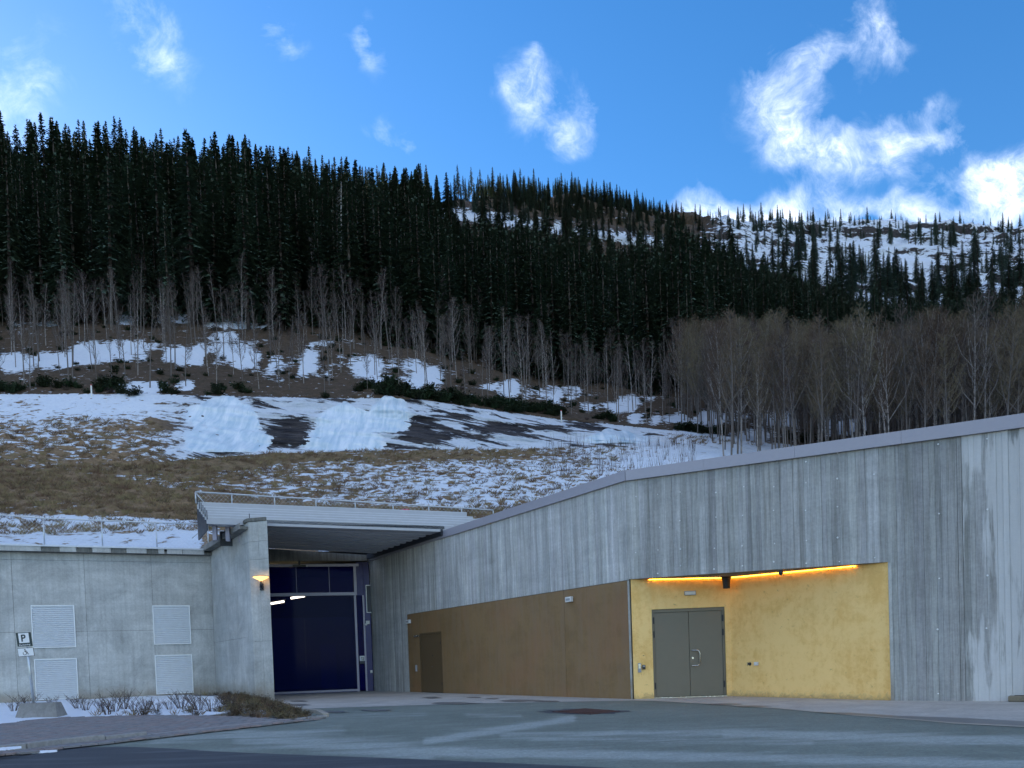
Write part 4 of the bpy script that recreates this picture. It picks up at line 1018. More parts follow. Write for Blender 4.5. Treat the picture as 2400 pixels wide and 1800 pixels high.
def text_on(name, s_, c_px, height_px, m_, parent, d, bold=0.0, wpx=None):
    cu = bpy.data.curves.new('t', 'FONT'); cu.body = s_; cu.align_x = 'CENTER'; cu.align_y = 'CENTER'; cu.offset = bold; cu.extrude = .0
    ob = bpy.data.objects.new('t', cu); col.objects.link(ob); bpy.context.view_layer.update()
    me = bpy.data.meshes.new_from_object(ob); bpy.data.objects.remove(ob)
    v = np.array([x.co[:] for x in me.vertices]); v[:,:2] -= (v[:,:2].max(0)+v[:,:2].min(0))/2
    a, z = FSg.sz(*zs3(*c_px), dm); a2_, z2_ = FSg.sz(*zs3(c_px[0], c_px[1]-height_px), dm); hh_ = z2_-z
    sc_ = hh_/(v[:,1].max()-v[:,1].min()); sx_ = sc_
    if wpx: sx_ = (FSg.sz(*zs3(c_px[0]+wpx, c_px[1]), dm)[0]-a)/(v[:,0].max()-v[:,0].min())
    ux = np.array([axis_u[1], -axis_u[0]])
    for i, q in enumerate(v):
        s2 = np.array([a, z]) + ux*q[0]*sx_ + axis_u*q[1]*sc_
        me.vertices[i].co = tuple(FSg.pt(s2[0], s2[1], dm+d))
    me.materials.clear()
    return link(name, me, MAT[m_], parent)
text_on('letter_p', 'P', (368,226), 105, 'sign_dark', pl1, .0515, .03)
text_on('lettering', 'Parkering', (387,330), 30, 'sign_white', pl1, .0495, .012, 165)
mb = MB(); pz = lambda x, y: FSg.pt(*FSg.sz(*zs3(x, y), dm), dm+.050)
def stroke(pts, w=.012):
    P = [pz(*p) for p in pts]; mb.tube(P, w*.5, 6)
for i in range(1):
    stroke([(389+26*math.cos(t), 452+27*math.sin(t)) for t in np.linspace(-1.9, 3.6, 18)][::1], .014)
stroke([(390,398),(396,432),(424,434),(436,468),(450,462)], .016); stroke([(396,420),(418,418)], .012)
mb.tube([pz(388,393), pz(389,403)], .016, 8)
mb.build('wheelchair_symbol', MAT['black_plastic'], pl2)

# half-buried old timber at the wall's right end
a, z = F2.sz(2366,1637); mb = MB(); F2.rect(mb, a, a+1.5, .006, .12, .04, .24)
t = mb.build('timber_beam', MAT['wood_weathered'], None, bevel=.02); tag(t, 'short weathered timber lying against the wall base at the right edge', 'timber')
mb = MB(); F2.rect(mb, a+.1, a+1.4, .118, .128, .07, .2); mb.build('moss', MAT['soil'], t)

# ================================================================== the hillside
# depth table: photo pixel (width 2212) of the ground and its distance, row by row up the slope
# rows: terrace edge, ledge, top of the open slope, birch middle, forest edge, forest, forest, crest, behind
TAB = {
 0:    [(1138,36),(1003,47),(852,62),(745,78),(640,96),(555,112),(475,132),(425,152),(500,185)],
 300:  [(1130,37),(1002,50),(850,62),(745,79),(655,97),(565,114),(490,134),(440,156),(510,195)],
 600:  [(1098,42),(978,57),(858,63.5),(745,81),(660,98),(575,117),(505,140),(455,168),(510,215)],
 900:  [(1100,44),(972,59),(862,65.5),(765,82),(715,100),(640,125),(560,165),(440,235),(470,290)],
 1200: [(1085,46),(968,63),(905,70.5),(850,84),(795,106),(690,145),(565,215),(432,315),(470,380)],
 1500: [(1060,46),(962,65),(935,72),(880,88),(800,115),(690,165),(575,250),(470,365),(510,440)],
 1800: [(1020,46),(985,64),(972,76),(935,95),(840,135),(740,190),(610,285),(482,405),(520,480)],
 2212: [(1000,44),(975,62),(962,74),(930,95),(840,135),(740,195),(620,290),(492,420),(530,500)],
}
cols_ = sorted(TAB); NR = 9
rows_t, rows_D, rows_Z = [], [], []
for r in range(NR):
    t_, d_, z_ = [], [], []
    for x in cols_:
        y, D = TAB[x][r]; p = atD(x*K, y*K, D); t_.append(p[0]/p[1]); d_.append(D); z_.append(p[2])
    # the hill goes on past both edges of the picture
    sl_ = 0.0
    t_ = [-2.4, -1.5, t_[0]-.12] + t_ + [t_[-1]+.2, 1.8]; d_ = [d_[0]*.62, d_[0]*.80, d_[0]*.985] + d_ + [d_[-1]*1.0, d_[-1]*.8]; z_ = [z_[0]*.98, z_[0]*1.02, z_[0]] + z_ + [z_[-1], z_[-1]*.9]
    rows_t.append(t_); rows_D.append(d_); rows_Z.append(z_)
tc = np.concatenate([np.linspace(-2.4,-.80,70)[:-1], np.linspace(-.80,.80,620), np.linspace(.80,1.8,40)[1:]])
def smooth1(a, k):
    w = np.hanning(2*k+3); w /= w.sum(); return np.convolve(np.pad(a, k+1, mode='edge'), w, 'valid')
# plan front: where the earth starts behind the walls
front = [FL.pt(-60,0,-.3), FL.pt(SL,0,-.3), FG.pt(-.5,0,-.45), F1.pt(s_gate,0,-.5), F1.pt(F1.L,0,-.5), F2.pt(.2,0,-.5), F2.pt(S2END+30,0,-.5)]
ftv = [p[0]/p[1] for p in front]; fdv = [p[1] for p in front]
def front_D(t):
    out = np.full(t.shape, 30.0)
    for i in range(len(front)-1):
        a, b = front[i][:2], front[i+1][:2]; d = b-a
        # (a + k d).x = t (a + k d).y
        k = (t*a[1]-a[0])/(d[0]-t*d[1]+1e-9)
        ok = (k >= -1e-3) & (k <= 1.001); out = np.where(ok, a[1]+k*d[1], out)
    return out
D0 = front_D(tc); D0 = np.clip(D0, 6, 40)
zfront = np.where(tc < front[2][0]/front[2][1], ZL+.12, np.where(tc < front[3][0]/front[3][1], 6.3, 5.1))
RD = [D0]; RZ = [smooth1(zfront, 2)]
for r in range(NR):
    RD.append(smooth1(np.interp(tc, rows_t[r], rows_D[r]), 22)); RZ.append(smooth1(np.interp(tc, rows_t[r], rows_Z[r]), 22))
# beyond the crest the ground falls away
RD.append(RD[-1]*1.6); RZ.append(RZ[-1]*.55); RD.append(RD[-1]*2.0); RZ.append(RZ[-1]*.0-2)
SEG = [24, 64, 90, 60, 44, 40, 40, 56, 14, 8, 4]
prm, Dg, Zg = [], [], []
for i, n in enumerate(SEG):
    for k in range(n):
        f = k/n; prm.append(i+f); Dg.append(RD[i]*(1-f)+RD[i+1]*f); Zg.append(RZ[i]*(1-f)+RZ[i+1]*f)
Dg = np.array(Dg); Zg = np.array(Zg); prm = np.array(prm)
# round the breaks of slope a little
Zs = Zg.copy()
for _ in range(3): Zs[1:-1] = (Zs[:-2]+2*Zs[1:-1]+Zs[2:])/4
Zg = Zs; Tg = np.broadcast_to(tc[None], Dg.shape); Xg = Tg*Dg
PR = np.broadcast_to(prm[:,None], Dg.shape)
P0 = np.stack([Xg, Dg, Zg], -1); px0, py0 = to_px(P0); px0 = px0/K; py0 = py0/K
# relief: tussocks low down, ledges and crags higher up
amp = np.interp(PR, [0,.8,1.2,2,3,4,5,6,8,9], [0,.12,.35,.3,.45,.8,1.5,2.5,4.5,3])
Zg = Zg + (fbm(Xg*.10, Dg*.10, 6, 21)-.5)*2*amp + (fbm(Xg*.9, Dg*.9, 4, 5)-.5)*.35*np.clip(PR, 0, 1)
# rock face and frozen falls between the ledge and the slope's top
def bump(x, y, cx, cy, rx, ry, p=2): return np.exp(-np.abs((x-cx)/rx)**p-np.abs((y-cy)/ry)**p)
band = np.clip((px0-300)/120, 0, 1)*np.clip((1480-px0)/120, 0, 1)*np.clip((PR-2.0)/.08, 0, 1)*np.clip((3.05-PR)/.1, 0, 1)
strata = (fbm(Xg*.12, (Zg+.12*Xg)*1.2, 4, 31)-.5)*1.7
Dg = Dg - band*strata*.9
far = np.clip((PR-6.4)/.5, 0, 1)*np.clip((px0-900)/300, 0, 1)
Dg = Dg - far*(fbm(Xg*.02, Zg*.16, 5, 41)-.5)*14
Pg = np.stack([Xg, Dg, Zg], -1)
pxg, pyg = to_px(Pg); pxg /= K; pyg /= K

def ground_z(X, Y):
    t = X/Y; j = np.clip(np.searchsorted(tc, t)-1, 0, len(tc)-2); f = (t-tc[j])/(tc[j+1]-tc[j])
    za = np.interp(Y, np.maximum.accumulate(Dg[:,j]), Zg[:,j]); zb = np.interp(Y, np.maximum.accumulate(Dg[:,j+1]), Zg[:,j+1])
    return za*(1-f)+zb*f
def at_param(t, s):
    """point of the hillside at bearing t and row parameter s"""
    j = np.clip(np.searchsorted(tc, t)-1, 0, len(tc)-2)
    D = np.interp(s, prm, Dg[:,j]); Z = np.interp(s, prm, Zg[:,j]); return np.array([t*D, D, Z])

# ---- what covers the ground: snow (R), rock (G), forest floor (B)
X, Y = pxg, pyg
snow = np.zeros_like(X); rock = np.zeros_like(X); floor = np.zeros_like(X); green = np.zeros_like(X)
lerp = lambda v, xs, ys: np.interp(v, xs, ys)
y_led = lerp(X, [0,300,600,900,1200,1500], [1003,1002,978,972,968,962])
y_top = lerp(X, [0,300,600,900,1200,1500,1800], [852,850,858,862,905,935,972])
y_brn = lerp(X, [0,200,420,700,1000,1100], [1003,1022,1062,1088,1100,1105])   # upper edge of the brown bank
below = Y > y_led
snow = np.where(below, lerp(X, [0,250,450,700,1000,1250,1400], [.60,.50,.34,.52,.58,.62,.78]), snow)
snow -= below*.30*np.exp(-((Y-y_led-12)/14)**2)*np.clip((1250-X)/100, 0, 1)
snow = np.where(below & (Y > y_brn), lerp(Y-y_brn, [0,8,60,90], [.38,.16,.14,.30]), snow)
snow = np.where(below & (Y > lerp(X, [0,430,440,1100], [1108,1122,1130,1112])), lerp(X, [0,430,445,900], [.70,.74,.30,.45]), snow)
green = np.where(below, lerp(X, [300,500,800], [.15,.4,.5]), 0)*np.clip((y_brn-Y)/20+.4, 0, 1)
mid = (~below) & (Y > y_top)
u = np.clip((Y-y_top)/(y_led-y_top), 0, 1)
snow = np.where(mid, lerp(u, [0,.25,.5,.85,1], [.74,.68,.48,.40,.30])*np.clip((430-X)/130, 0, 1) + .58*np.clip((X-300)/130, 0, 1), snow)
rk = np.clip((X-300)/130, 0, 1)*np.clip((1470-X)/60, 0, 1)
rock = np.where(mid, rk, rock)
snow = np.where(mid & (X > 1270), lerp(X, [1270,1420], [.6,.74]), snow)
for cx, cy, rx, ry, a in ((625,935,50,30,.8),(900,905,60,18,.4),(1010,940,90,18,.40),(930,945,50,12,.5),(1150,925,110,9,.55),(1080,918,60,10,.4),(620,880,40,8,.3),(350,918,60,12,.4),(1000,900,70,10,.3)):
    snow -= mid*a*.62*bump(X, Y, cx, cy, rx, ry)
up = Y <= y_top
y_for = lerp(X, [0,300,600,900,1200,1500,1800,2212], [650,665,670,725,805,815,850,850])
brch = up & (Y > y_for)
snow = np.where(brch, .24, snow); floor = np.where(up, .8, floor)
sn_b = [(335,690,95,10),(90,700,50,7),(250,748,95,11),(400,762,110,22),(480,725,28,8),(540,765,38,26),(590,785,36,24),(655,785,34,30),(740,790,50,32),(800,802,30,28),(870,810,55,32),(930,816,34,28),(60,780,80,16),(30,790,40,20),
        (1040,835,24,8),(1100,838,22,16),(1180,850,60,18),(1385,862,40,9),(1480,905,100,12),(290,838,70,12),(410,832,22,10),(160,772,60,12),(210,768,50,14),(1300,880,60,10),(1560,900,60,18),(1680,905,60,18),(1820,920,50,22),(1620,945,80,14),(1450,945,60,14),(480,700,60,8),(560,705,50,6),(700,742,40,6)]
gaps = [(574,778,10,22),(640,800,8,14),(705,770,12,22),(450,770,14,12),(330,768,10,14),(600,752,30,10)]
lump = (fbm(X*.030, Y*.018, 3, 61)-.5)*1.1*brch
for cx, cy, rx, ry in sn_b: snow += (up & (Y > y_for-30))*.46*bump(X, Y, cx, cy, rx, ry, 3)
for cx, cy, rx, ry in gaps: snow -= brch*.55*bump(X+(Y-780)*.25, Y, cx, cy, rx*1.2, ry, 2)
snow = snow + lump*(snow > .3)
forst = up & (Y <= y_for)
snow = np.where(forst, .10 + (snow-.24)*(snow > .3), snow)
# open snow slopes high on the right and the clearing in the middle
fx = np.clip((X-1480)/90, 0, 1)*np.clip((lerp(X, [1480,1700,1900,2212], [560,640,690,690])-Y)/40, 0, 1)
clr = np.clip(1-np.abs(Y-lerp(X, [950,1250,1420,1600], [455,500,525,560]))/lerp(X, [950,1250,1500], [34,26,32]), 0, 1)*np.clip((X-940)/30, 0, 1)
clr2 = bump(X, Y, 690, 372, 40, 10)
snow = np.maximum(snow, np.maximum(fx*.60, np.maximum(clr*.75, clr2*.7)))
snow += .28*bump(X, Y, 1900, 555, 110, 40, 4)*fx
rock = np.maximum(rock, np.maximum(fx, clr)*.9)
# steep faces shed their snow
slope = np.abs(np.gradient(Zg, axis=0))/(np.abs(np.gradient(Dg, axis=0))+.02)
snow -= (fx > .3)*np.clip((slope-1.1)*.22, -.12, .35)
cover = np.stack([np.clip(snow, 0, 1), np.clip(rock, 0, 1), np.clip(floor, 0, 1)], -1)

m, T, bs = mat('hillside')
pos = T.node('ShaderNodeNewGeometry').outputs['Position']; p = T.sep(pos)
at_ = T.node('ShaderNodeAttribute', attribute_name='cover').outputs['Color']; cc = T.node('ShaderNodeSeparateColor', {0: at_}).outputs
gr_ = T.node('ShaderNodeAttribute', attribute_name='green').outputs['Fac']
fv = T.comb(p[0], p[1], T.math('MULTIPLY', p[2], 2.0))
n1 = T.noise(fv, 1.5, 5.0, 0.62, .5); n2 = T.noise(fv, .22, 7.0, 0.62, .4); n3 = T.noise(pos, 5.0, 5.0, .65)
dist = T.mapr(p[1], 60, 160)                 # far slopes break up in bigger patches
nn = T.node('ShaderNodeMix', data_type='FLOAT'); T.put(nn, 0, dist); T.put(nn, 2, n1); T.put(nn, 3, n2); nn = nn.outputs[0]
nn = T.math('ADD', T.math('MULTIPLY', nn, .75), T.math('MULTIPLY', n2, .25))
sv_ = T.comb(T.math('MULTIPLY', p[0], .20), T.math('MULTIPLY', p[1], .20), T.math('ADD', T.math('MULTIPLY', p[2], 1.25), T.math('MULTIPLY', p[0], .2)))
str_ = T.noise(sv_, 1.0, 7.0, .66, .5)      # snow lies on the ledges of the bare rock
mx_ = T.node('ShaderNodeMix', data_type='FLOAT'); T.put(mx_, 0, T.math('MULTIPLY', cc[1], T.mapr(dist, 0, 1, .85, .55))); T.put(mx_, 2, nn); T.put(mx_, 3, str_); nn = mx_.outputs[0]
k = T.mapr(T.math('ADD', cc[0], T.math('MULTIPLY', T.math('SUBTRACT', nn, .5), T.mapr(cc[1], 0, 1, 2.3, 3.0))), .44, .56, 0, 1, True)
grass = T.mix(T.mapr(n3, .32, .68), (0.12,0.078,0.042,1), (0.33,0.222,0.125,1))
grass = T.mix(T.mapr(n2, .4, .62, 0, .6), grass, (0.22,0.152,0.09,1))
grass = T.mix(T.math('MULTIPLY', gr_, T.mapr(n1, .4, .6)), grass, (0.085,0.078,0.034,1))
fl_c = T.mix(T.mapr(n1, .38, .62), (0.018,0.016,0.011,1), (0.060,0.040,0.030,1))
rv = T.comb(T.math('MULTIPLY', p[0], .35), T.math('MULTIPLY', p[1], .35), T.math('MULTIPLY', p[2], 2.2))
rn = T.noise(rv, 1.6, 8.0, .70, .5)
rk_c = T.mix(T.mapr(rn, .36, .66), (0.012,0.013,0.020,1), (0.085,0.074,0.072,1))
b_ = T.mix(cc[2], grass, fl_c); b_ = T.mix(cc[1], b_, rk_c)
sn_c = T.mix(T.mapr(n3, .3, .7), (0.62,0.68,0.77,1), (0.72,0.77,0.84,1))
T.put(bs, 'Base Color', T.mix(k, b_, sn_c)); bs.inputs['Roughness'].default_value = .85; bs.inputs['Specular IOR Level'].default_value = .25
T.put(bs, 'Normal', T.node('ShaderNodeBump', {'Strength': .7, 'Distance': .25, 'Height': T.math('ADD', T.math('ADD', T.math('MULTIPLY', n3, .8), T.math('MULTIPLY', k, .5)), T.math('MULTIPLY', T.math('MULTIPLY', rn, cc[1]), 3.0))}).outputs[0])
hill = link('hillside', grid_mesh('hillside', Pg, None, {'cover': cover, 'green': np.clip(green, 0, 1)}), MAT['hillside']); tag(hill, kind='structure')

# ---- frozen falls: bulging sheets of ice lying on the rock face
m, T, bs = mat('ice')
pos = T.node('ShaderNodeNewGeometry').outputs['Position']; p = T.sep(pos)
ed = T.node('ShaderNodeAttribute', attribute_name='edge').outputs['Fac']
sv = T.comb(T.math('MULTIPLY', p[0], 1.9), T.math('MULTIPLY', p[1], .3), T.math('MULTIPLY', p[2], .22))
n1 = T.noise(sv, 1.0, 6.0, .62, .4); n2 = T.noise(pos, 2.2, 5.0, .6)
b_ = T.mix(T.mapr(n1, .38, .62), (0.46,0.58,0.67,1), (0.72,0.78,0.84,1))
b_ = T.mix(T.mapr(T.math('ADD', ed, T.math('MULTIPLY', T.math('SUBTRACT', n2, .5), .9)), .30, .12, 0, .85), b_, (0.62,0.68,0.74,1))
T.put(bs, 'Base Color', b_); bs.inputs['Roughness'].default_value = .38
T.put(bs, 'Subsurface Weight', .0)
T.put(bs, 'Normal', T.node('ShaderNodeBump', {'Strength': .4, 'Distance': .2, 'Height': T.math('ADD', n1, T.math('MULTIPLY', n2, .4))}).outputs[0])
def icefall(cx, w, ytop, ybot, label, lean=0.0, thick=1.0, seed=0):
    nx, ny = 70, 60; P = np.zeros((ny, nx, 3)); edge = np.zeros((ny, nx))
    for i in range(ny):
        v = i/(ny-1); y = ytop+(ybot-ytop)*v
        for j in range(nx):
            uu = j/(nx-1)*2-1
            wob = 1+.10*math.sin(v*7+seed)+.06*math.sin(v*17+seed*2)
            wid = w*(.45+.55*min(1, v*2.0)**.7)*wob*(1+.35*(float(fbm(np.array(v*6.0), np.array(seed*3.1+(uu>0)*7), 3, seed))-.5))
            P[i,j] = (cx+lean*v+uu*wid, y + (10*uu*uu if v < .3 else 10*uu*uu*(1-v)/.7) - 4*math.sin(uu*5+seed)*(1-v), 0); 
            edge[i,j] = (1-abs(uu))*1.0*min(1, v*5)*min(1, (1-v)*14+.35)
    # find the slope point under each pixel
    sel = (PR[:,0] > 1.6) & (PR[:,0] < 3.4); rowsel = np.where(sel)[0]
    out = np.zeros_like(P)
    tt_ = np.array([[ray(P[i,j,0]*K, P[i,j,1]*K) for j in range(nx)] for i in range(ny)])
    tj = tt_[...,0]/tt_[...,1]; el = tt_[...,2]/tt_[...,1]
    for j in range(nx):
        for i in range(ny):
            c = int(np.clip(np.searchsorted(tc, tj[i,j]), 0, len(tc)-1))
            e_ = np.maximum.accumulate((Zg[rowsel,c]-HC)/Dg[rowsel,c]); D = np.interp(el[i,j], e_, Dg[rowsel,c])
            h = thick*min(1, edge[i,j]*1.6)**.6 - .12
            h += .10*math.sin(j*.55+seed)*min(1, edge[i,j]*2)*.5 + (float(fbm(np.array(j*.20), np.array(i*.05), 3, seed+50))-.5)*.30*min(1, edge[i,j]*2)
            D -= h*.85; out[i,j] = (tj[i,j]*D, D, HC+el[i,j]*D+h*.15)
    for _ in range(2):
        out[1:-1,1:-1] = (out[1:-1,1:-1]*2+out[:-2,1:-1]+out[2:,1:-1]+out[1:-1,:-2]+out[1:-1,2:])/6
    o = link('frozen_fall', grid_mesh('frozen_fall', out, None, {'edge': edge}), MAT['ice']); tag(o, label, 'ice fall', 'frozen falls on the rock face')
    return o
icefall(480, 108, 852, 977, 'left broad pale blue frozen waterfall on the rock face', 8, .35, 1)
icefall(745, 88, 868, 974, 'middle broad frozen waterfall right of the dark bare rock', 0, .35, 2)
icefall(845, 62, 853, 935, 'small rounded ice bulge beside the middle frozen waterfall', -30, .45, 3)
icefall(1330, 75, 926, 958, 'low smooth ice sheet at the right foot of the rock face', 0, .5, 4)

# ---- marker poles on the slope
for x, y0, y1, lab in ((198,833,857,'white marker pole at the top of the left snow slope'), (1213,888,912,'white marker pole above the right end of the rock face')):
    t_ = ray(x*K, y1*K); tt0 = t_[0]/t_[1]; c = int(np.searchsorted(tc, tt0)); e_ = np.maximum.accumulate((Zg[:260,c]-HC)/Dg[:260,c]); D = float(np.interp(t_[2]/t_[1], e_, Dg[:260,c]))
    b = atD(x*K, y1*K, D); tp = atD(x*K, y0*K, D); t = thing('marker_pole', b, lab, 'pole', 'marker poles on the slope')
    mb = MB(); mb.tube([b-np.array([0,0,.3]), (b[0],b[1],tp[2])], .06, 8); mb.build('pole', MAT['pole_white'], t)
    mb = MB(); mb.tube([(b[0],b[1],tp[2]), (b[0],b[1],tp[2]+.08)], [.065,.03], 8); mb.build('tip', MAT['red_paint'], t)

# ================================================================== trees and plants
simple('spruce_needles', (0.021,0.036,0.020), .75, 0, .45, .9)
def tinted(name, c, rough=.75, var=.3, scale=1.0):
    m, T, bs = mat(name); pos = T.node('ShaderNodeNewGeometry').outputs['Position']; oi = T.node('ShaderNodeObjectInfo')
    f = T.math('MULTIPLY', T.mapr(T.noise(pos, scale, 4.0, .6), .3, .7, 1-var, 1+var), T.mapr(oi.outputs['Random'], 0, 1, .72, 1.3))
    hs = T.node('ShaderNodeHueSaturation', {'Hue': T.mapr(oi.outputs['Random'], 0, 1, .465, .525), 'Color': T.mix(1.0, c4(c), T.comb(f,f,f), 'MULTIPLY')})
    T.put(bs, 'Base Color', hs.outputs[0]); bs.inputs['Roughness'].default_value = rough
    bs.inputs['Specular IOR Level'].default_value = .2
    return m
tinted('spruce_needles', (0.056,0.088,0.058), .7, .45, .8)
tinted('spruce_bark', (0.075,0.062,0.054), .85, .3, 2.0)
tinted('dead_bark', (0.24,0.22,0.20), .85, .2, 2.0)
tinted('twig_brown', (0.086,0.066,0.058), .8, .2, .6)
tinted('twig_olive', (0.120,0.090,0.060), .8, .2, .6)
tinted('bush_green', (0.022,0.036,0.016), .8, .4, 1.5)
tinted('dry_grass', (0.19,0.138,0.078), .85, .35, .7)
tinted('heather', (0.11,0.085,0.052), .85, .35, 2.0)
m, T, bs = mat('birch_bark')
pos = T.node('ShaderNodeTexCoord').outputs['Object']; p = T.sep(pos)
bv = T.comb(T.math('MULTIPLY', p[0], 3.0), T.math('MULTIPLY', p[1], 3.0), T.math('MULTIPLY', p[2], 2.6))
n1 = T.noise(bv, 1.0, 4.0, .7); oi = T.node('ShaderNodeObjectInfo')
b_ = T.mix(T.mapr(n1, .50, .58, 0, 1), (0.27,0.24,0.22,1), (0.08,0.068,0.06,1))
b_ = T.mix(T.mapr(oi.outputs['Random'], .15, .5, 0, .85), b_, (0.105,0.088,0.078,1))
T.put(bs, 'Base Color', b_); bs.inputs['Roughness'].default_value = .8

def leaf_tri(v, f, a, b, w, nrm):
    """slim double-tapered blade from a to b"""
    d = b-a; s = np.cross(d, nrm); s = s/(np.linalg.norm(s)+1e-9)*w; k = len(v); mdl = a+d*.45
    v += [tuple(a), tuple(mdl+s), tuple(b), tuple(mdl-s)]; f += [(k,k+1,k+2,k+3)]
def make_spruce(seed, H, bare, wid, thin=0.0):
    r = random.Random(seed); v, f = [], []
    tr = MB(); bx, by = r.uniform(-.25,.25), r.uniform(-.25,.25)
    ax = lambda h: np.array([bx*math.sin(h/H*2.2), by*math.sin(h/H*2.2), h])
    tr.tube([ax(h)-np.array([0,0,.6*(h == 0)]) for h in np.linspace(0, H, 9)], [.013*H*(1-h/H)**.8+.015 for h in np.linspace(0, H, 9)], 7)
    h = H*bare
    # dead stubs below the green crown
    for _ in range(14):
        hh = r.uniform(H*.08, H*bare+.5); a = r.uniform(0, 6.28); L = r.uniform(.4,1.3); o = ax(hh)
        tr.tube([o, o+np.array([math.cos(a)*L, math.sin(a)*L, -L*.25])], [.03,.008], 3, False)
    while h < H-.25:
        q = (h-H*bare)/(H-H*bare)
        L0 = wid*((1-q)**.85)*(.55+.45*min(1, q*5+.25)) + .12
        n = r.randint(5, 8)
        for i in range(n):
            if r.random() < thin: continue
            a = 6.283*(i+r.uniform(-.35,.35))/n; L = L0*r.uniform(.55,1.22)
            droop = -.25-.35*(1-q)+r.uniform(-.12,.12); 
            if q > .8: droop = .35*(q-.8)*5
            o = ax(h+r.uniform(-.15,.15)); dr = np.array([math.cos(a), math.sin(a), 0.0]); sd = np.array([-dr[1], dr[0], 0.0])
            tip = o+dr*L+np.array([0,0,droop*L]); mid = o+dr*L*.55+np.array([0,0,droop*L*.35])
            up = np.array([0,0,1.0])
            leaf_tri(v, f, o, mid, .10+.05*L, up); leaf_tri(v, f, o+(mid-o)*.6, tip, .13+.05*L, up)
            m_ = max(2, int(L*3.2))
            for k in range(m_):
                t = (k+.6)/m_; c = (o+(mid-o)*t/.55) if t < .55 else (mid+(tip-mid)*(t-.55)/.45)
                for sg in (-1, 1):
                    l = (.42+.24*(1-t))*r.uniform(.6,1.25)*min(1.2, .6+L*.3)*(1.1-.72*q)
                    e = c+sd*sg*l*.75+dr*l*.55+np.array([0,0,-l*r.uniform(.1,.75)])
                    leaf_tri(v, f, c, e, .10+r.uniform(0,.06), up+sd*r.uniform(-.8,.8))
        h += (.36+.26*(1-q))*r.uniform(.75,1.3)*H/20*1.05
    for k in range(6):
        a = k*1.05; o = ax(H-.5); leaf_tri(v, f, o, o+np.array([math.cos(a)*.16, math.sin(a)*.16, .55]), .06, np.array([math.sin(a), -math.cos(a), .3]))
    cm = bpy.data.meshes.new('spruce_crown'); cm.from_pydata(v, [], f); cm.materials.append(MAT['spruce_needles'])
    tm = tr.mesh('spruce_trunk'); tm.materials.append(MAT['spruce_bark'])
    return tm, cm
def make_birch(seed, H, spread, mat_tw, dense=1.0, fork=False):
    r = random.Random(seed); tr = MB(); v, f = [], []
    lean = np.array([r.uniform(-.06,.06)*H, r.uniform(-.03,.03)*H, 0])
    ph = r.uniform(0,6); axp = lambda q: np.array([math.sin(q*3+ph)*.012*H, math.cos(q*2.3+ph)*.012*H, q*H]) + lean*q*q - np.array([math.sin(ph), math.cos(ph), 0])*.012*H
    q_ = np.linspace(0, 1, 10); tr.tube([axp(q)-np.array([0,0,.5*(q == 0)]) for q in q_], [.0060*H*(1-q)**.9+.011 for q in q_], 6)
    stems = []
    n = int(20*dense)
    for i in range(n):
        q = .28+.66*(i+r.random())/n; o = axp(q); a = r.uniform(0, 6.283); L = H*(.34*(1-q)+.06)*spread*r.uniform(.7,1.25)
        d = np.array([math.cos(a)*.55, math.sin(a)*.55, 1.0]); d /= np.linalg.norm(d)
        m1 = o+d*L*.5+np.array([math.cos(a), math.sin(a), 0])*L*.06; e = o+d*L+np.array([0,0,L*.12])
        rr = .0034*H*(1-q)+.010
        tr.tube([o, m1, e], [rr, rr*.65, rr*.3], 4, False)
        stems.append((o, m1, e, L))
    stems.append((axp(.72), axp(.86), axp(1.0), H*.28))
    for o, m1, e, L in stems:
        k_ = int((10+L*9)*dense)
        for k in range(k_):
            t = r.uniform(.15, 1.0); c = (o+(m1-o)*t*2) if t < .5 else (m1+(e-m1)*(t-.5)*2)
            a = r.uniform(0, 6.283); l = r.uniform(.35,.95)*(.6+.5*(1-t))*H/11
            d = np.array([math.cos(a)*.6, math.sin(a)*.6, r.uniform(.25,1.0)]); d /= np.linalg.norm(d)
            e2 = c+d*l; nr = np.array([r.uniform(-1,1), r.uniform(-1,1), .2])
            leaf_tri(v, f, c, e2, .014, nr)
            for _ in range(2):
                c2 = c+(e2-c)*r.uniform(.3,.9); a2 = a+r.uniform(-1,1); d2 = np.array([math.cos(a2)*.6, math.sin(a2)*.6, r.uniform(.1,.9)])
                leaf_tri(v, f, c2, c2+d2*l*.45, .012, nr)
    cm = bpy.data.meshes.new('birch_crown'); cm.from_pydata(v, [], f); cm.materials.append(MAT[mat_tw])
    tm = tr.mesh('birch_trunk'); tm.materials.append(MAT['birch_bark'])
    return tm, cm
def joined(name, tm, cm):
    """one mesh with both materials, for the trees too many to be single objects"""
    a = np.zeros(len(tm.vertices)*3); tm.vertices.foreach_get('co', a); b = np.zeros(len(cm.vertices)*3); cm.vertices.foreach_get('co', b)
    me = bpy.data.meshes.new(name); n = len(tm.vertices)
    me.from_pydata(np.concatenate([a,b]).reshape(-1,3).tolist(), [], [tuple(p.vertices) for p in tm.polygons]+[tuple(i+n for i in p.vertices) for p in cm.polygons])
    me.materials.append(tm.materials[0]); me.materials.append(cm.materials[0])
    mi = np.concatenate([np.zeros(len(tm.polygons)), np.ones(len(cm.polygons))]).astype(np.int32); me.polygons.foreach_set('material_index', mi)
    return me
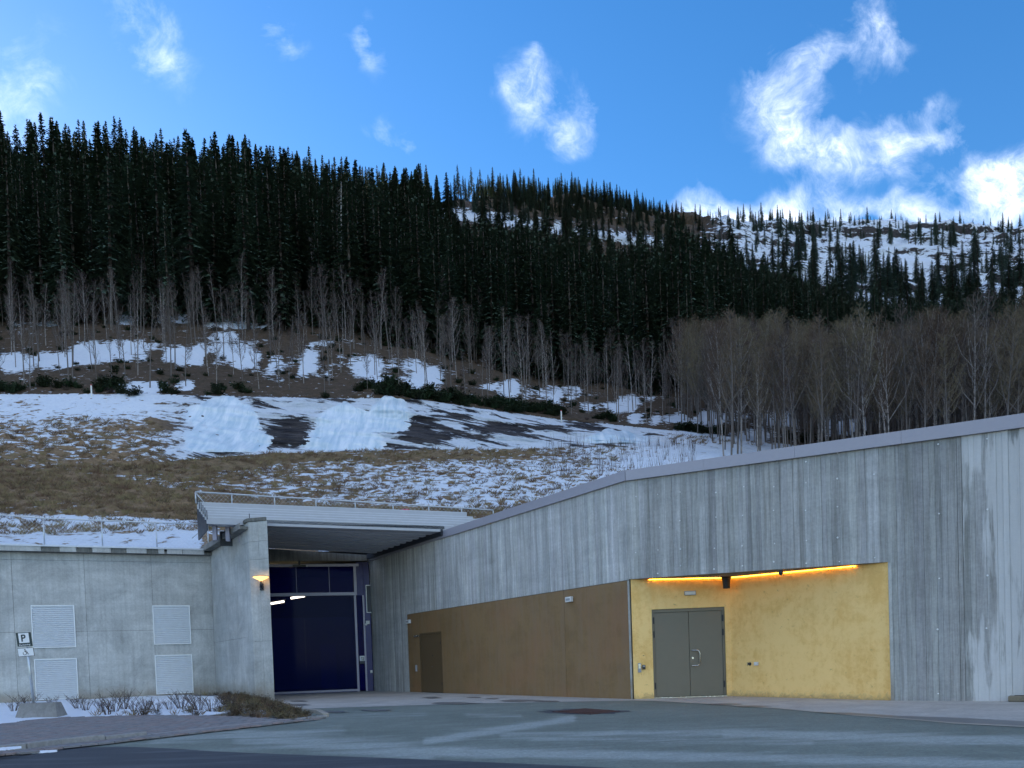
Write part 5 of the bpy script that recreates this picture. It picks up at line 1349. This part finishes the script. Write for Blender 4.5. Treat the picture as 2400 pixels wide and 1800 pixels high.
def instancer(name, meshes, pts, scales, rots, idx, tilt=None):
    """one 'stuff' object: copies of a few meshes on many points"""
    pc = bpy.data.collections.new(name+'_kinds')
    for i, me in enumerate(meshes):
        o = bpy.data.objects.new('%s_kind_%02d' % (name, i), me); pc.objects.link(o)
    me = bpy.data.meshes.new(name); me.from_pydata([tuple(p) for p in pts], [], [])
    for nm, ty, val in (('scl','FLOAT',scales), ('rz','FLOAT',rots), ('kind','INT',idx)):
        a = me.attributes.new(nm, ty, 'POINT'); a.data.foreach_set('value', np.asarray(val, np.int32 if ty == 'INT' else np.float32))
    o = link(name, me); tag(o, kind='stuff')
    ng = bpy.data.node_groups.new(name, 'GeometryNodeTree')
    ng.interface.new_socket('Geometry', in_out='INPUT', socket_type='NodeSocketGeometry'); ng.interface.new_socket('Geometry', in_out='OUTPUT', socket_type='NodeSocketGeometry')
    N = ng.nodes; L = ng.links; gi = N.new('NodeGroupInput'); go = N.new('NodeGroupOutput')
    ci = N.new('GeometryNodeCollectionInfo'); ci.inputs['Collection'].default_value = pc; ci.inputs['Separate Children'].default_value = True; ci.inputs['Reset Children'].default_value = True
    ip = N.new('GeometryNodeInstanceOnPoints'); ip.inputs['Pick Instance'].default_value = True
    def at(nm, ty):
        n = N.new('GeometryNodeInputNamedAttribute'); n.data_type = ty; n.inputs[0].default_value = nm; return n.outputs[0]
    cx = N.new('ShaderNodeCombineXYZ'); L.new(at('rz','FLOAT'), cx.inputs[2]); er = N.new('FunctionNodeEulerToRotation'); L.new(cx.outputs[0], er.inputs[0])
    L.new(gi.outputs[0], ip.inputs['Points']); L.new(ci.outputs[0], ip.inputs['Instance']); L.new(at('kind','INT'), ip.inputs['Instance Index'])
    L.new(er.outputs[0], ip.inputs['Rotation']); L.new(at('scl','FLOAT'), ip.inputs['Scale']); L.new(ip.outputs[0], go.inputs[0])
    md = o.modifiers.new('scatter','NODES'); md.node_group = ng
    return o

spr = [make_spruce(100+i, 20, b, w, t) for i, (b, w, t) in enumerate(((.06,3.3,.05),(.12,3.0,.10),(.20,2.8,.16),(.03,3.6,.05),(.30,2.4,.22),(.08,2.5,.10),(.02,3.2,.02)))]
bir = [make_birch(200+i, 11, s, 'twig_brown', d) for i, (s, d) in enumerate(((1.0,.9),(.8,.75),(1.15,1.0),(.62,.55)))] + \
      [make_birch(300+i, 11, s, 'twig_olive', d) for i, (s, d) in enumerate(((1.1,1.25),(.95,1.15),(1.25,1.2)))]

# ---- where the spruces stand
trees = []       # (X, Y, Z, scale, kind, zone)
R_ = random.Random(5)
def too_close(lst, p, dmin):
    return any((q[0]-p[0])**2+(q[1]-p[1])**2 < dmin*dmin for q in lst)
cellmap = {}
def try_add(p, dmin, store):
    key = (int(p[0]//6), int(p[1]//6))
    for i in (-1,0,1):
        for j in (-1,0,1):
            for q in cellmap.get((key[0]+i, key[1]+j), ()):
                if (q[0]-p[0])**2+(q[1]-p[1])**2 < dmin*dmin: return False
    cellmap.setdefault(key, []).append(p); return True
nclus = lambda x, y: float(fbm(np.array(x*.03), np.array(y*.03), 3, 77))
for _ in range(110000):
    t = R_.uniform(-.95, .90); s = R_.uniform(4.25, 8.35); p = at_param(t, s)
    if R_.random() > min(1, (p[1]/200)**1.0+.2): continue
    x, y = to_px(p); x /= K; y /= K
    far_open = x > 1480 and y < np.interp(x, [1480,1700,1900,2212], [560,640,690,690])
    clear = abs(y-np.interp(x, [950,1250,1420,1600], [455,500,525,560])) < np.interp(x, [950,1250,1500], [30,24,26]) and 930 < x < 1640
    dmin = 2.3 if p[1] < 150 else 3.0
    H = R_.triangular(8, 23, 14)
    if s > 6.3: H *= float(np.interp(x, [700,1100], [1,.72]))
    if far_open:
        c = nclus(p[0], p[1])
        if R_.random() > (.03 + 1.3*max(0, c-.52)) and not (y < 505 and R_.random() < .16): continue
        H = R_.triangular(6, 19, 11); dmin = 4.5
        if 1780 < x < 2020 and 520 < y < 610 and R_.random() < .85: continue
    elif clear:
        if R_.random() < .93: continue
        H = R_.uniform(5, 10)
    if x < 820 and s > 7.7: H = R_.triangular(9, 21, 14)
    ysk = np.interp(x, [0,90,280,575,700,900,1040,1270,1400,1500,1760,2000,2212], [228,215,245,280,325,346,344,362,418,436,440,455,462]) + R_.triangular(-4,110,24)
    yt0 = to_px(p+np.array([0,0,H]))[1]/K
    if yt0 < ysk: H *= (y-ysk)/(y-yt0)
    if H < 4.5: continue
    if s < 5.0 and (x > 1560 or R_.random() < (1-(s-4.25)*1.2 if x < 800 else .45)): continue
    if not far_open and not clear:
        # trees do not stand so tall that they would close the open snow above them
        xt, yt = to_px(p+np.array([0,0,H])); yt /= K
        lim = np.interp(x, [1380,1480,1560,1700,1850,2000,2300], [400,455,520,590,625,640,640])
        lim2 = lim+R_.uniform(-22,30)
        if x > 1380 and yt < lim2 and p[1] < 330: H *= (y-lim2)/(y-yt)
        yc = np.interp(x, [950,1250,1420], [455,500,525])
        lim2 = yc+R_.triangular(-10,60,12)
        if 950 < x < 1440 and y > yc+20 and yt < lim2 and not (R_.random() < .06): H *= (y-lim2)/(y-yt)
        if H < 5: continue
    if try_add(p, dmin, None):
        zone = 'far' if far_open or clear or (x > 820 and s > 7.3) else ('left' if x < 620 else ('mid' if x < 1350 else 'right'))
        trees.append((p, H/20, R_.randrange(len(spr)), zone, H/p[1], x, y))
inview = [t for t in trees if -60 < t[5] < 2270]
# rank by how large they show: big ones at the forest's near edge and on the skyline first
inview.sort(key=lambda t: -t[4])
ind = inview[:230] + [t for t in inview[230:] if t[3] == 'far'][:70]
ids = {id(t) for t in ind}
def spruce_label(zone, x):
    if zone == 'far':
        w = 'above the narrow snowy clearing in the middle' if x < 1450 else ('on the snowfield left of the bare patch' if x < 1780 else ('around the big bare snow patch high on the right' if x < 2030 else 'on the snowfield at the far right edge'))
        return 'small distant spruce near the ridge, '+w, 'distant spruces '+w
    w = ('at the left edge of the forest' if x < 140 else 'above the white marker pole on the left' if x < 330 else 'above the left frozen waterfall' if x < 600 else
         'above the middle frozen waterfall' if x < 900 else 'above the dark bush row on the rock face' if x < 1180 else 'above the right marker pole' if x < 1400 else 'behind the bare thicket')
    return 'dark spruce of the dense forest, '+w, 'spruces '+w
for p, s, k, zone, _, x, y in ind:
    lb = spruce_label(zone, x); e = empty('spruce_tree', p, lb[0], 'tree', lb[1], R_.uniform(0, 6.28)); e.scale = (s*R_.uniform(.9,1.15)*(1.35 if zone == 'far' else 1),)*2+(s,)
    e.rotation_euler = (R_.uniform(-.02,.02), R_.uniform(-.02,.02), R_.uniform(0,6.28))
    for nm, me in (('trunk', spr[k][0]), ('crown', spr[k][1])):
        o = bpy.data.objects.new(nm, me); col.objects.link(o); o.parent = e
rest_ = [t for t in trees if id(t) not in ids]
instancer('spruce_forest', [joined('spruce', *q) for q in spr], [t[0] for t in rest_], [t[1] for t in rest_], [R_.uniform(0,6.28) for _ in rest_], [t[2] for t in rest_])

# ---- two dead trunks standing in front of the forest
for x, yt, yb, s, lab in ((131,408,668,5.0,'bare dead trunk standing in front of the dark spruces on the far left'), (737,392,700,4.95,'tall pale dead spruce trunk with short stubs left of the middle')):
    rr = ray(x*K, yb*K); p = at_param(rr[0]/rr[1], s); D = p[1]; tp = atD(x*K, yt*K, D); H = tp[2]-p[2]
    t = empty('dead_tree', p, lab, 'tree', 'dead trunks'); mb = MB(); dx = (tp[0]-p[0])
    mb.tube([(dx*q, 0, H*q-.5*(q == 0)) for q in np.linspace(0,1,8)], [.20*(1-q)+.03 for q in np.linspace(0,1,8)], 7); o = mb.build('trunk', MAT['dead_bark'], t)
    mb = MB(); r = random.Random(int(x))
    for i in range(90):
        q = r.uniform(.1,.97); a = r.uniform(0,6.28); l = r.uniform(.4,1.7)*(1.1-q*.6); b0 = np.array([dx*q,0,H*q])
        mb.tube([b0, b0+np.array([math.cos(a)*l*.6, math.sin(a)*l*.6, -l*.12]), b0+np.array([math.cos(a)*l, math.sin(a)*l, -l*.42])], [.025,.016,.006], 3, False)
    mb.build('branches', MAT['dead_bark'], t)

# ---- birches: scattered over the snowy slope, a dense thicket on the right
cellmap.clear(); birches = []
for _ in range(9000):
    t = R_.uniform(-.75, .80); 
    right = R_.random() < .62
    s = R_.uniform(1.55, 5.2) if right else R_.uniform(3.05, 5.25)
    p = at_param(t, s); x, y = to_px(p); x /= K; y /= K
    if s < 3.05:
        if x < 1490+R_.uniform(-30,60) : continue
        if y > np.interp(x, [1480,1560,2212], [930,965,1000]) and x < 1560: continue
    thick = np.clip((x-1380)/160, 0, 1)
    if x > 1560 and s > 4.9: continue
    dmin = 1.2 + .75*(1-thick)
    if thick < .5 and R_.random() < .30: continue
    if try_add(p, dmin, None):
        if thick > .5: H = R_.uniform(8.0, 11.5)*np.interp(x, [1450,1600,2212], [.85,.95,1.05]); k = R_.choice((0,1,2,4,4,5,5,6,6) if y < 960 else (4,5,6,0))
        else: H = R_.triangular(3.5, 9.0, 5.5) * (1.4 if s > 4.5 and R_.random() < .3 else 1); k = R_.choice((1,3,3,3,1,0))
        birches.append((p, H/11, k, 'right' if thick > .5 else 'slope', H/p[1], x, y))
inb = [b for b in birches if -20 < b[5] < 2240]; inb.sort(key=lambda t: -t[4]); indb = [b for b in inb if b[3] == 'right'][:150]+[b for b in inb if b[3] == 'slope'][:150]
ids = {id(t) for t in indb}
def birch_label(zone, x):
    if zone == 'right':
        w = 'at the left end of the thicket' if x < 1600 else 'behind the roof edge above the double door' if x < 1800 else 'behind the wall right of the golden recess' if x < 2030 else 'at the right end of the thicket'
        return 'slender bare tree of the brown thicket, '+w, 'thicket trees '+w
    w = 'above the white marker pole on the left' if x < 330 else 'above the left frozen waterfall' if x < 600 else 'above the middle frozen waterfall' if x < 900 else 'above the dark bush row' if x < 1180 else 'near the right marker pole'
    return 'slender bare birch on the snow-patched slope, '+w, 'birches '+w
for p, s, k, zone, _h, x, y in indb:
    lb = birch_label(zone, x); e = empty('birch_tree', p, lb[0], 'tree', lb[1]); e.scale = (s,s,s); e.rotation_euler = (R_.uniform(-.05,.05), R_.uniform(-.05,.05), R_.uniform(0,6.28))
    for nm, me in (('trunk', bir[k][0]), ('crown', bir[k][1])):
        o = bpy.data.objects.new(nm, me); col.objects.link(o); o.parent = e
rest_ = [t for t in birches if id(t) not in ids]
instancer('birch_thicket', [joined('birch', *q) for q in bir], [t[0] for t in rest_], [t[1] for t in rest_], [R_.uniform(0,6.28) for _ in rest_], [t[2] for t in rest_])

# ---- low evergreen undergrowth along the top of the rock face and under the birches
def make_bush(seed, h, n, matn, w=.05, spread=.8):
    r = random.Random(seed); v, f = [], []
    for i in range(n):
        a = r.uniform(0, 6.283); o = np.array([math.cos(a), math.sin(a), 0])*r.uniform(0,.35)*h; l = h*r.uniform(.5,1.05)
        d = np.array([math.cos(a)*spread*r.random(), math.sin(a)*spread*r.random(), 1.0]); d /= np.linalg.norm(d); e = o+d*l
        leaf_tri(v, f, o, e, w*.5, np.array([math.sin(a), math.cos(a), 0]))
        for _ in range(5):
            c = o+(e-o)*r.uniform(.2,.95); a2 = r.uniform(0,6.283); q = h*r.uniform(.15,.32); leaf_tri(v, f, c, c+np.array([math.cos(a2)*q, math.sin(a2)*q, q*r.uniform(-.2,.5)]), w, np.array([r.uniform(-1,1), r.uniform(-1,1), 1]))
    me = bpy.data.meshes.new('bush'); me.from_pydata(v, [], f); me.materials.append(MAT[matn]); return me
bushes = [make_bush(i, 1.3, 45, 'bush_green', .075) for i in range(3)] + [make_bush(9, 1.0, 40, 'twig_brown', .02)]
pts, sc_, kk = [], [], []
for _ in range(4200):
    t = R_.uniform(-.75,.75); s = R_.choice((R_.uniform(2.98,3.14), R_.uniform(2.98,3.22), R_.uniform(3.0,5.0))); p = at_param(t, s); x, y = to_px(p); x /= K; y /= K
    j = int(np.clip(np.searchsorted(tc, t), 0, len(tc)-1)); i = int(np.argmin(np.abs(prm-s)))
    if cover[i,j,0] > .5 and R_.random() < .96: continue
    if s > 3.3 and R_.random() < .5: continue
    if s < 3.3 and (float(fbm(np.array(t*30.0), np.array(s*6.0), 3, 91)) < R_.uniform(.46,.66) or R_.random() < (.7 if x < 820 else .4)): continue
    if x > 1560 and R_.random() < .6: continue
    pts.append(p-np.array([0,0,.1])); sc_.append(R_.uniform(.3,.85)*(.65 if s > 3.25 else 1)); kk.append(R_.choice((0,1,2,0,1,3)))
instancer('undergrowth', bushes, pts, sc_, [R_.uniform(0,6.28) for _ in pts], kk)

# ---- dry grass tussocks on the open banks
def make_tuft(seed, h, n, matn, w=.012):
    r = random.Random(seed); v, f = [], []
    for i in range(n):
        a = r.uniform(0,6.283); o = np.array([r.uniform(-.12,.12), r.uniform(-.12,.12), -.03]); l = h*r.uniform(.5,1.1); b = r.uniform(.2,.9)
        leaf_tri(v, f, o, o+np.array([math.cos(a)*l*b, math.sin(a)*l*b, l*(1.05-b*.6)]), w, np.array([-math.sin(a), math.cos(a), .4]))
    me = bpy.data.meshes.new('tuft'); me.from_pydata(v, [], f); me.materials.append(MAT[matn]); return me
tufts = [make_tuft(i, .38, 16, 'dry_grass', .016) for i in range(3)]+[make_tuft(5, .30, 14, 'heather', .014)]
pts, sc_, kk = [], [], []
for _ in range(16000):
    t = R_.uniform(-.74,.45); s = R_.uniform(.6,2.6); j = int(np.clip(np.searchsorted(tc, t), 0, len(tc)-1)); i = int(np.argmin(np.abs(prm-s)))
    if cover[i,j,1] > .4 or cover[i,j,0] > .75: continue
    if R_.random() < cover[i,j,0]*1.1: continue
    pts.append(at_param(t, s)); sc_.append(R_.uniform(.5,1.3)); kk.append(R_.choice((0,1,2,0,1,3)))
instancer('grass_tussocks', tufts, pts, sc_, [R_.uniform(0,6.28) for _ in pts], kk)
# thin stems sticking out of the snowfield right of the rock face
stemm = []
for q in range(3):
    mb = MB(); r = random.Random(q+3); 
    for i in range(3): mb.tube([(r.uniform(-.1,.1),r.uniform(-.1,.1),-.1),(r.uniform(-.25,.25),r.uniform(-.25,.25),r.uniform(.6,1.1))], [.012,.004], 3, False)
    me = mb.mesh('stem'); me.materials.append(MAT['twig_brown']); stemm.append(me)
pts, sc_ = [], []
for _ in range(420):
    t = R_.uniform(.02,.35); s = R_.uniform(1.2,2.1); p = at_param(t, s); x, y = to_px(p); x /= K; y /= K
    if 1180 < x < 1500 and 960 < y < 1030: pts.append(p); sc_.append(R_.uniform(.6,1.3))
instancer('dry_stems', stemm, pts, sc_, [R_.uniform(0,6.28) for _ in pts], [R_.randrange(3) for _ in pts])

# ---- bare shrubs in the bed by the louvre wall, brown low growth by the pier
def make_shrub(seed, h):
    r = random.Random(seed); mb = MB()
    for i in range(15):
        a = r.uniform(0,6.283); l = h*r.uniform(.6,1.1); b = r.uniform(.35,.95); d = np.array([math.cos(a), math.sin(a), 0])
        p0 = d*.03-np.array([0,0,.08]); p1 = d*l*b*.45+np.array([0,0,l*.42]); p2 = d*l*b*.85+np.array([0,0,l*.95])
        mb.tube([p0,p1,p2], [.006,.0045,.0025], 3, False)
        for _ in range(5):
            c = p1+(p2-p1)*r.uniform(0,.9); a2 = r.uniform(0,6.283); q = l*r.uniform(.2,.4); mb.tube([c, c+np.array([math.cos(a2)*q*.6, math.sin(a2)*q*.6, q*.8])], [.003,.002], 3, False)
    me = mb.mesh('stems'); me.materials.append(MAT['twig_brown']); return me
shm = [make_shrub(i, .40) for i in range(4)]
def bed_at(x, y):        # bed surface under a photo pixel
    X_, Y_ = to_px(bedP); i = np.argmin((X_-x)**2+((Y_-y)*3)**2); return bedP.reshape(-1,3)[i]
for x, y in ((60,1662),(175,1660),(205,1664),(235,1668),(268,1668),(290,1662),(315,1668),(345,1664),(372,1667),(398,1662),(425,1660),(470,1664),(495,1666),(515,1660),(128,1655),(30,1668),(450,1668),(540,1664),(335,1672),(250,1674)):
    p = bed_at(x+random.uniform(-5,5), y); o = empty('bare_shrub', p, 'low bare shrub poking through the snow of the planting bed', 'shrub', 'bare shrubs in the bed', random.uniform(0,6.28)); sx = random.uniform(.7,1.35); o.scale = (sx*1.35,sx*1.35,sx)
    c = bpy.data.objects.new('stems', shm[random.randrange(4)]); col.objects.link(c); c.parent = o
hth = [make_bush(20+i, .34, 26, 'heather', .012, 1.1) for i in range(3)]+[make_tuft(31+i, .34, 18, 'dry_grass', .010) for i in range(3)]
fp = bedP.reshape(-1,3); X_, Y_ = to_px(fp); pts, sc_ = [], []
for i in np.random.default_rng(3).permutation(len(fp)):
    x, y = X_[i], Y_[i]
    w = np.clip((x-500)/60, 0, 1) + .9*np.exp(-((x-400)/150)**2-((y-1678)/5)**2) + .6*np.exp(-((x-490)/30)**2-((y-1628)/8)**2)
    if R_.random() < w*.10: pts.append(fp[i]); sc_.append(R_.uniform(.25,1.0)*np.interp(x, [500,640,740],[1,.9,.45]))
instancer('bed_undergrowth', hth, pts, sc_, [R_.uniform(0,6.28) for _ in pts], [R_.randrange(6) for _ in pts])
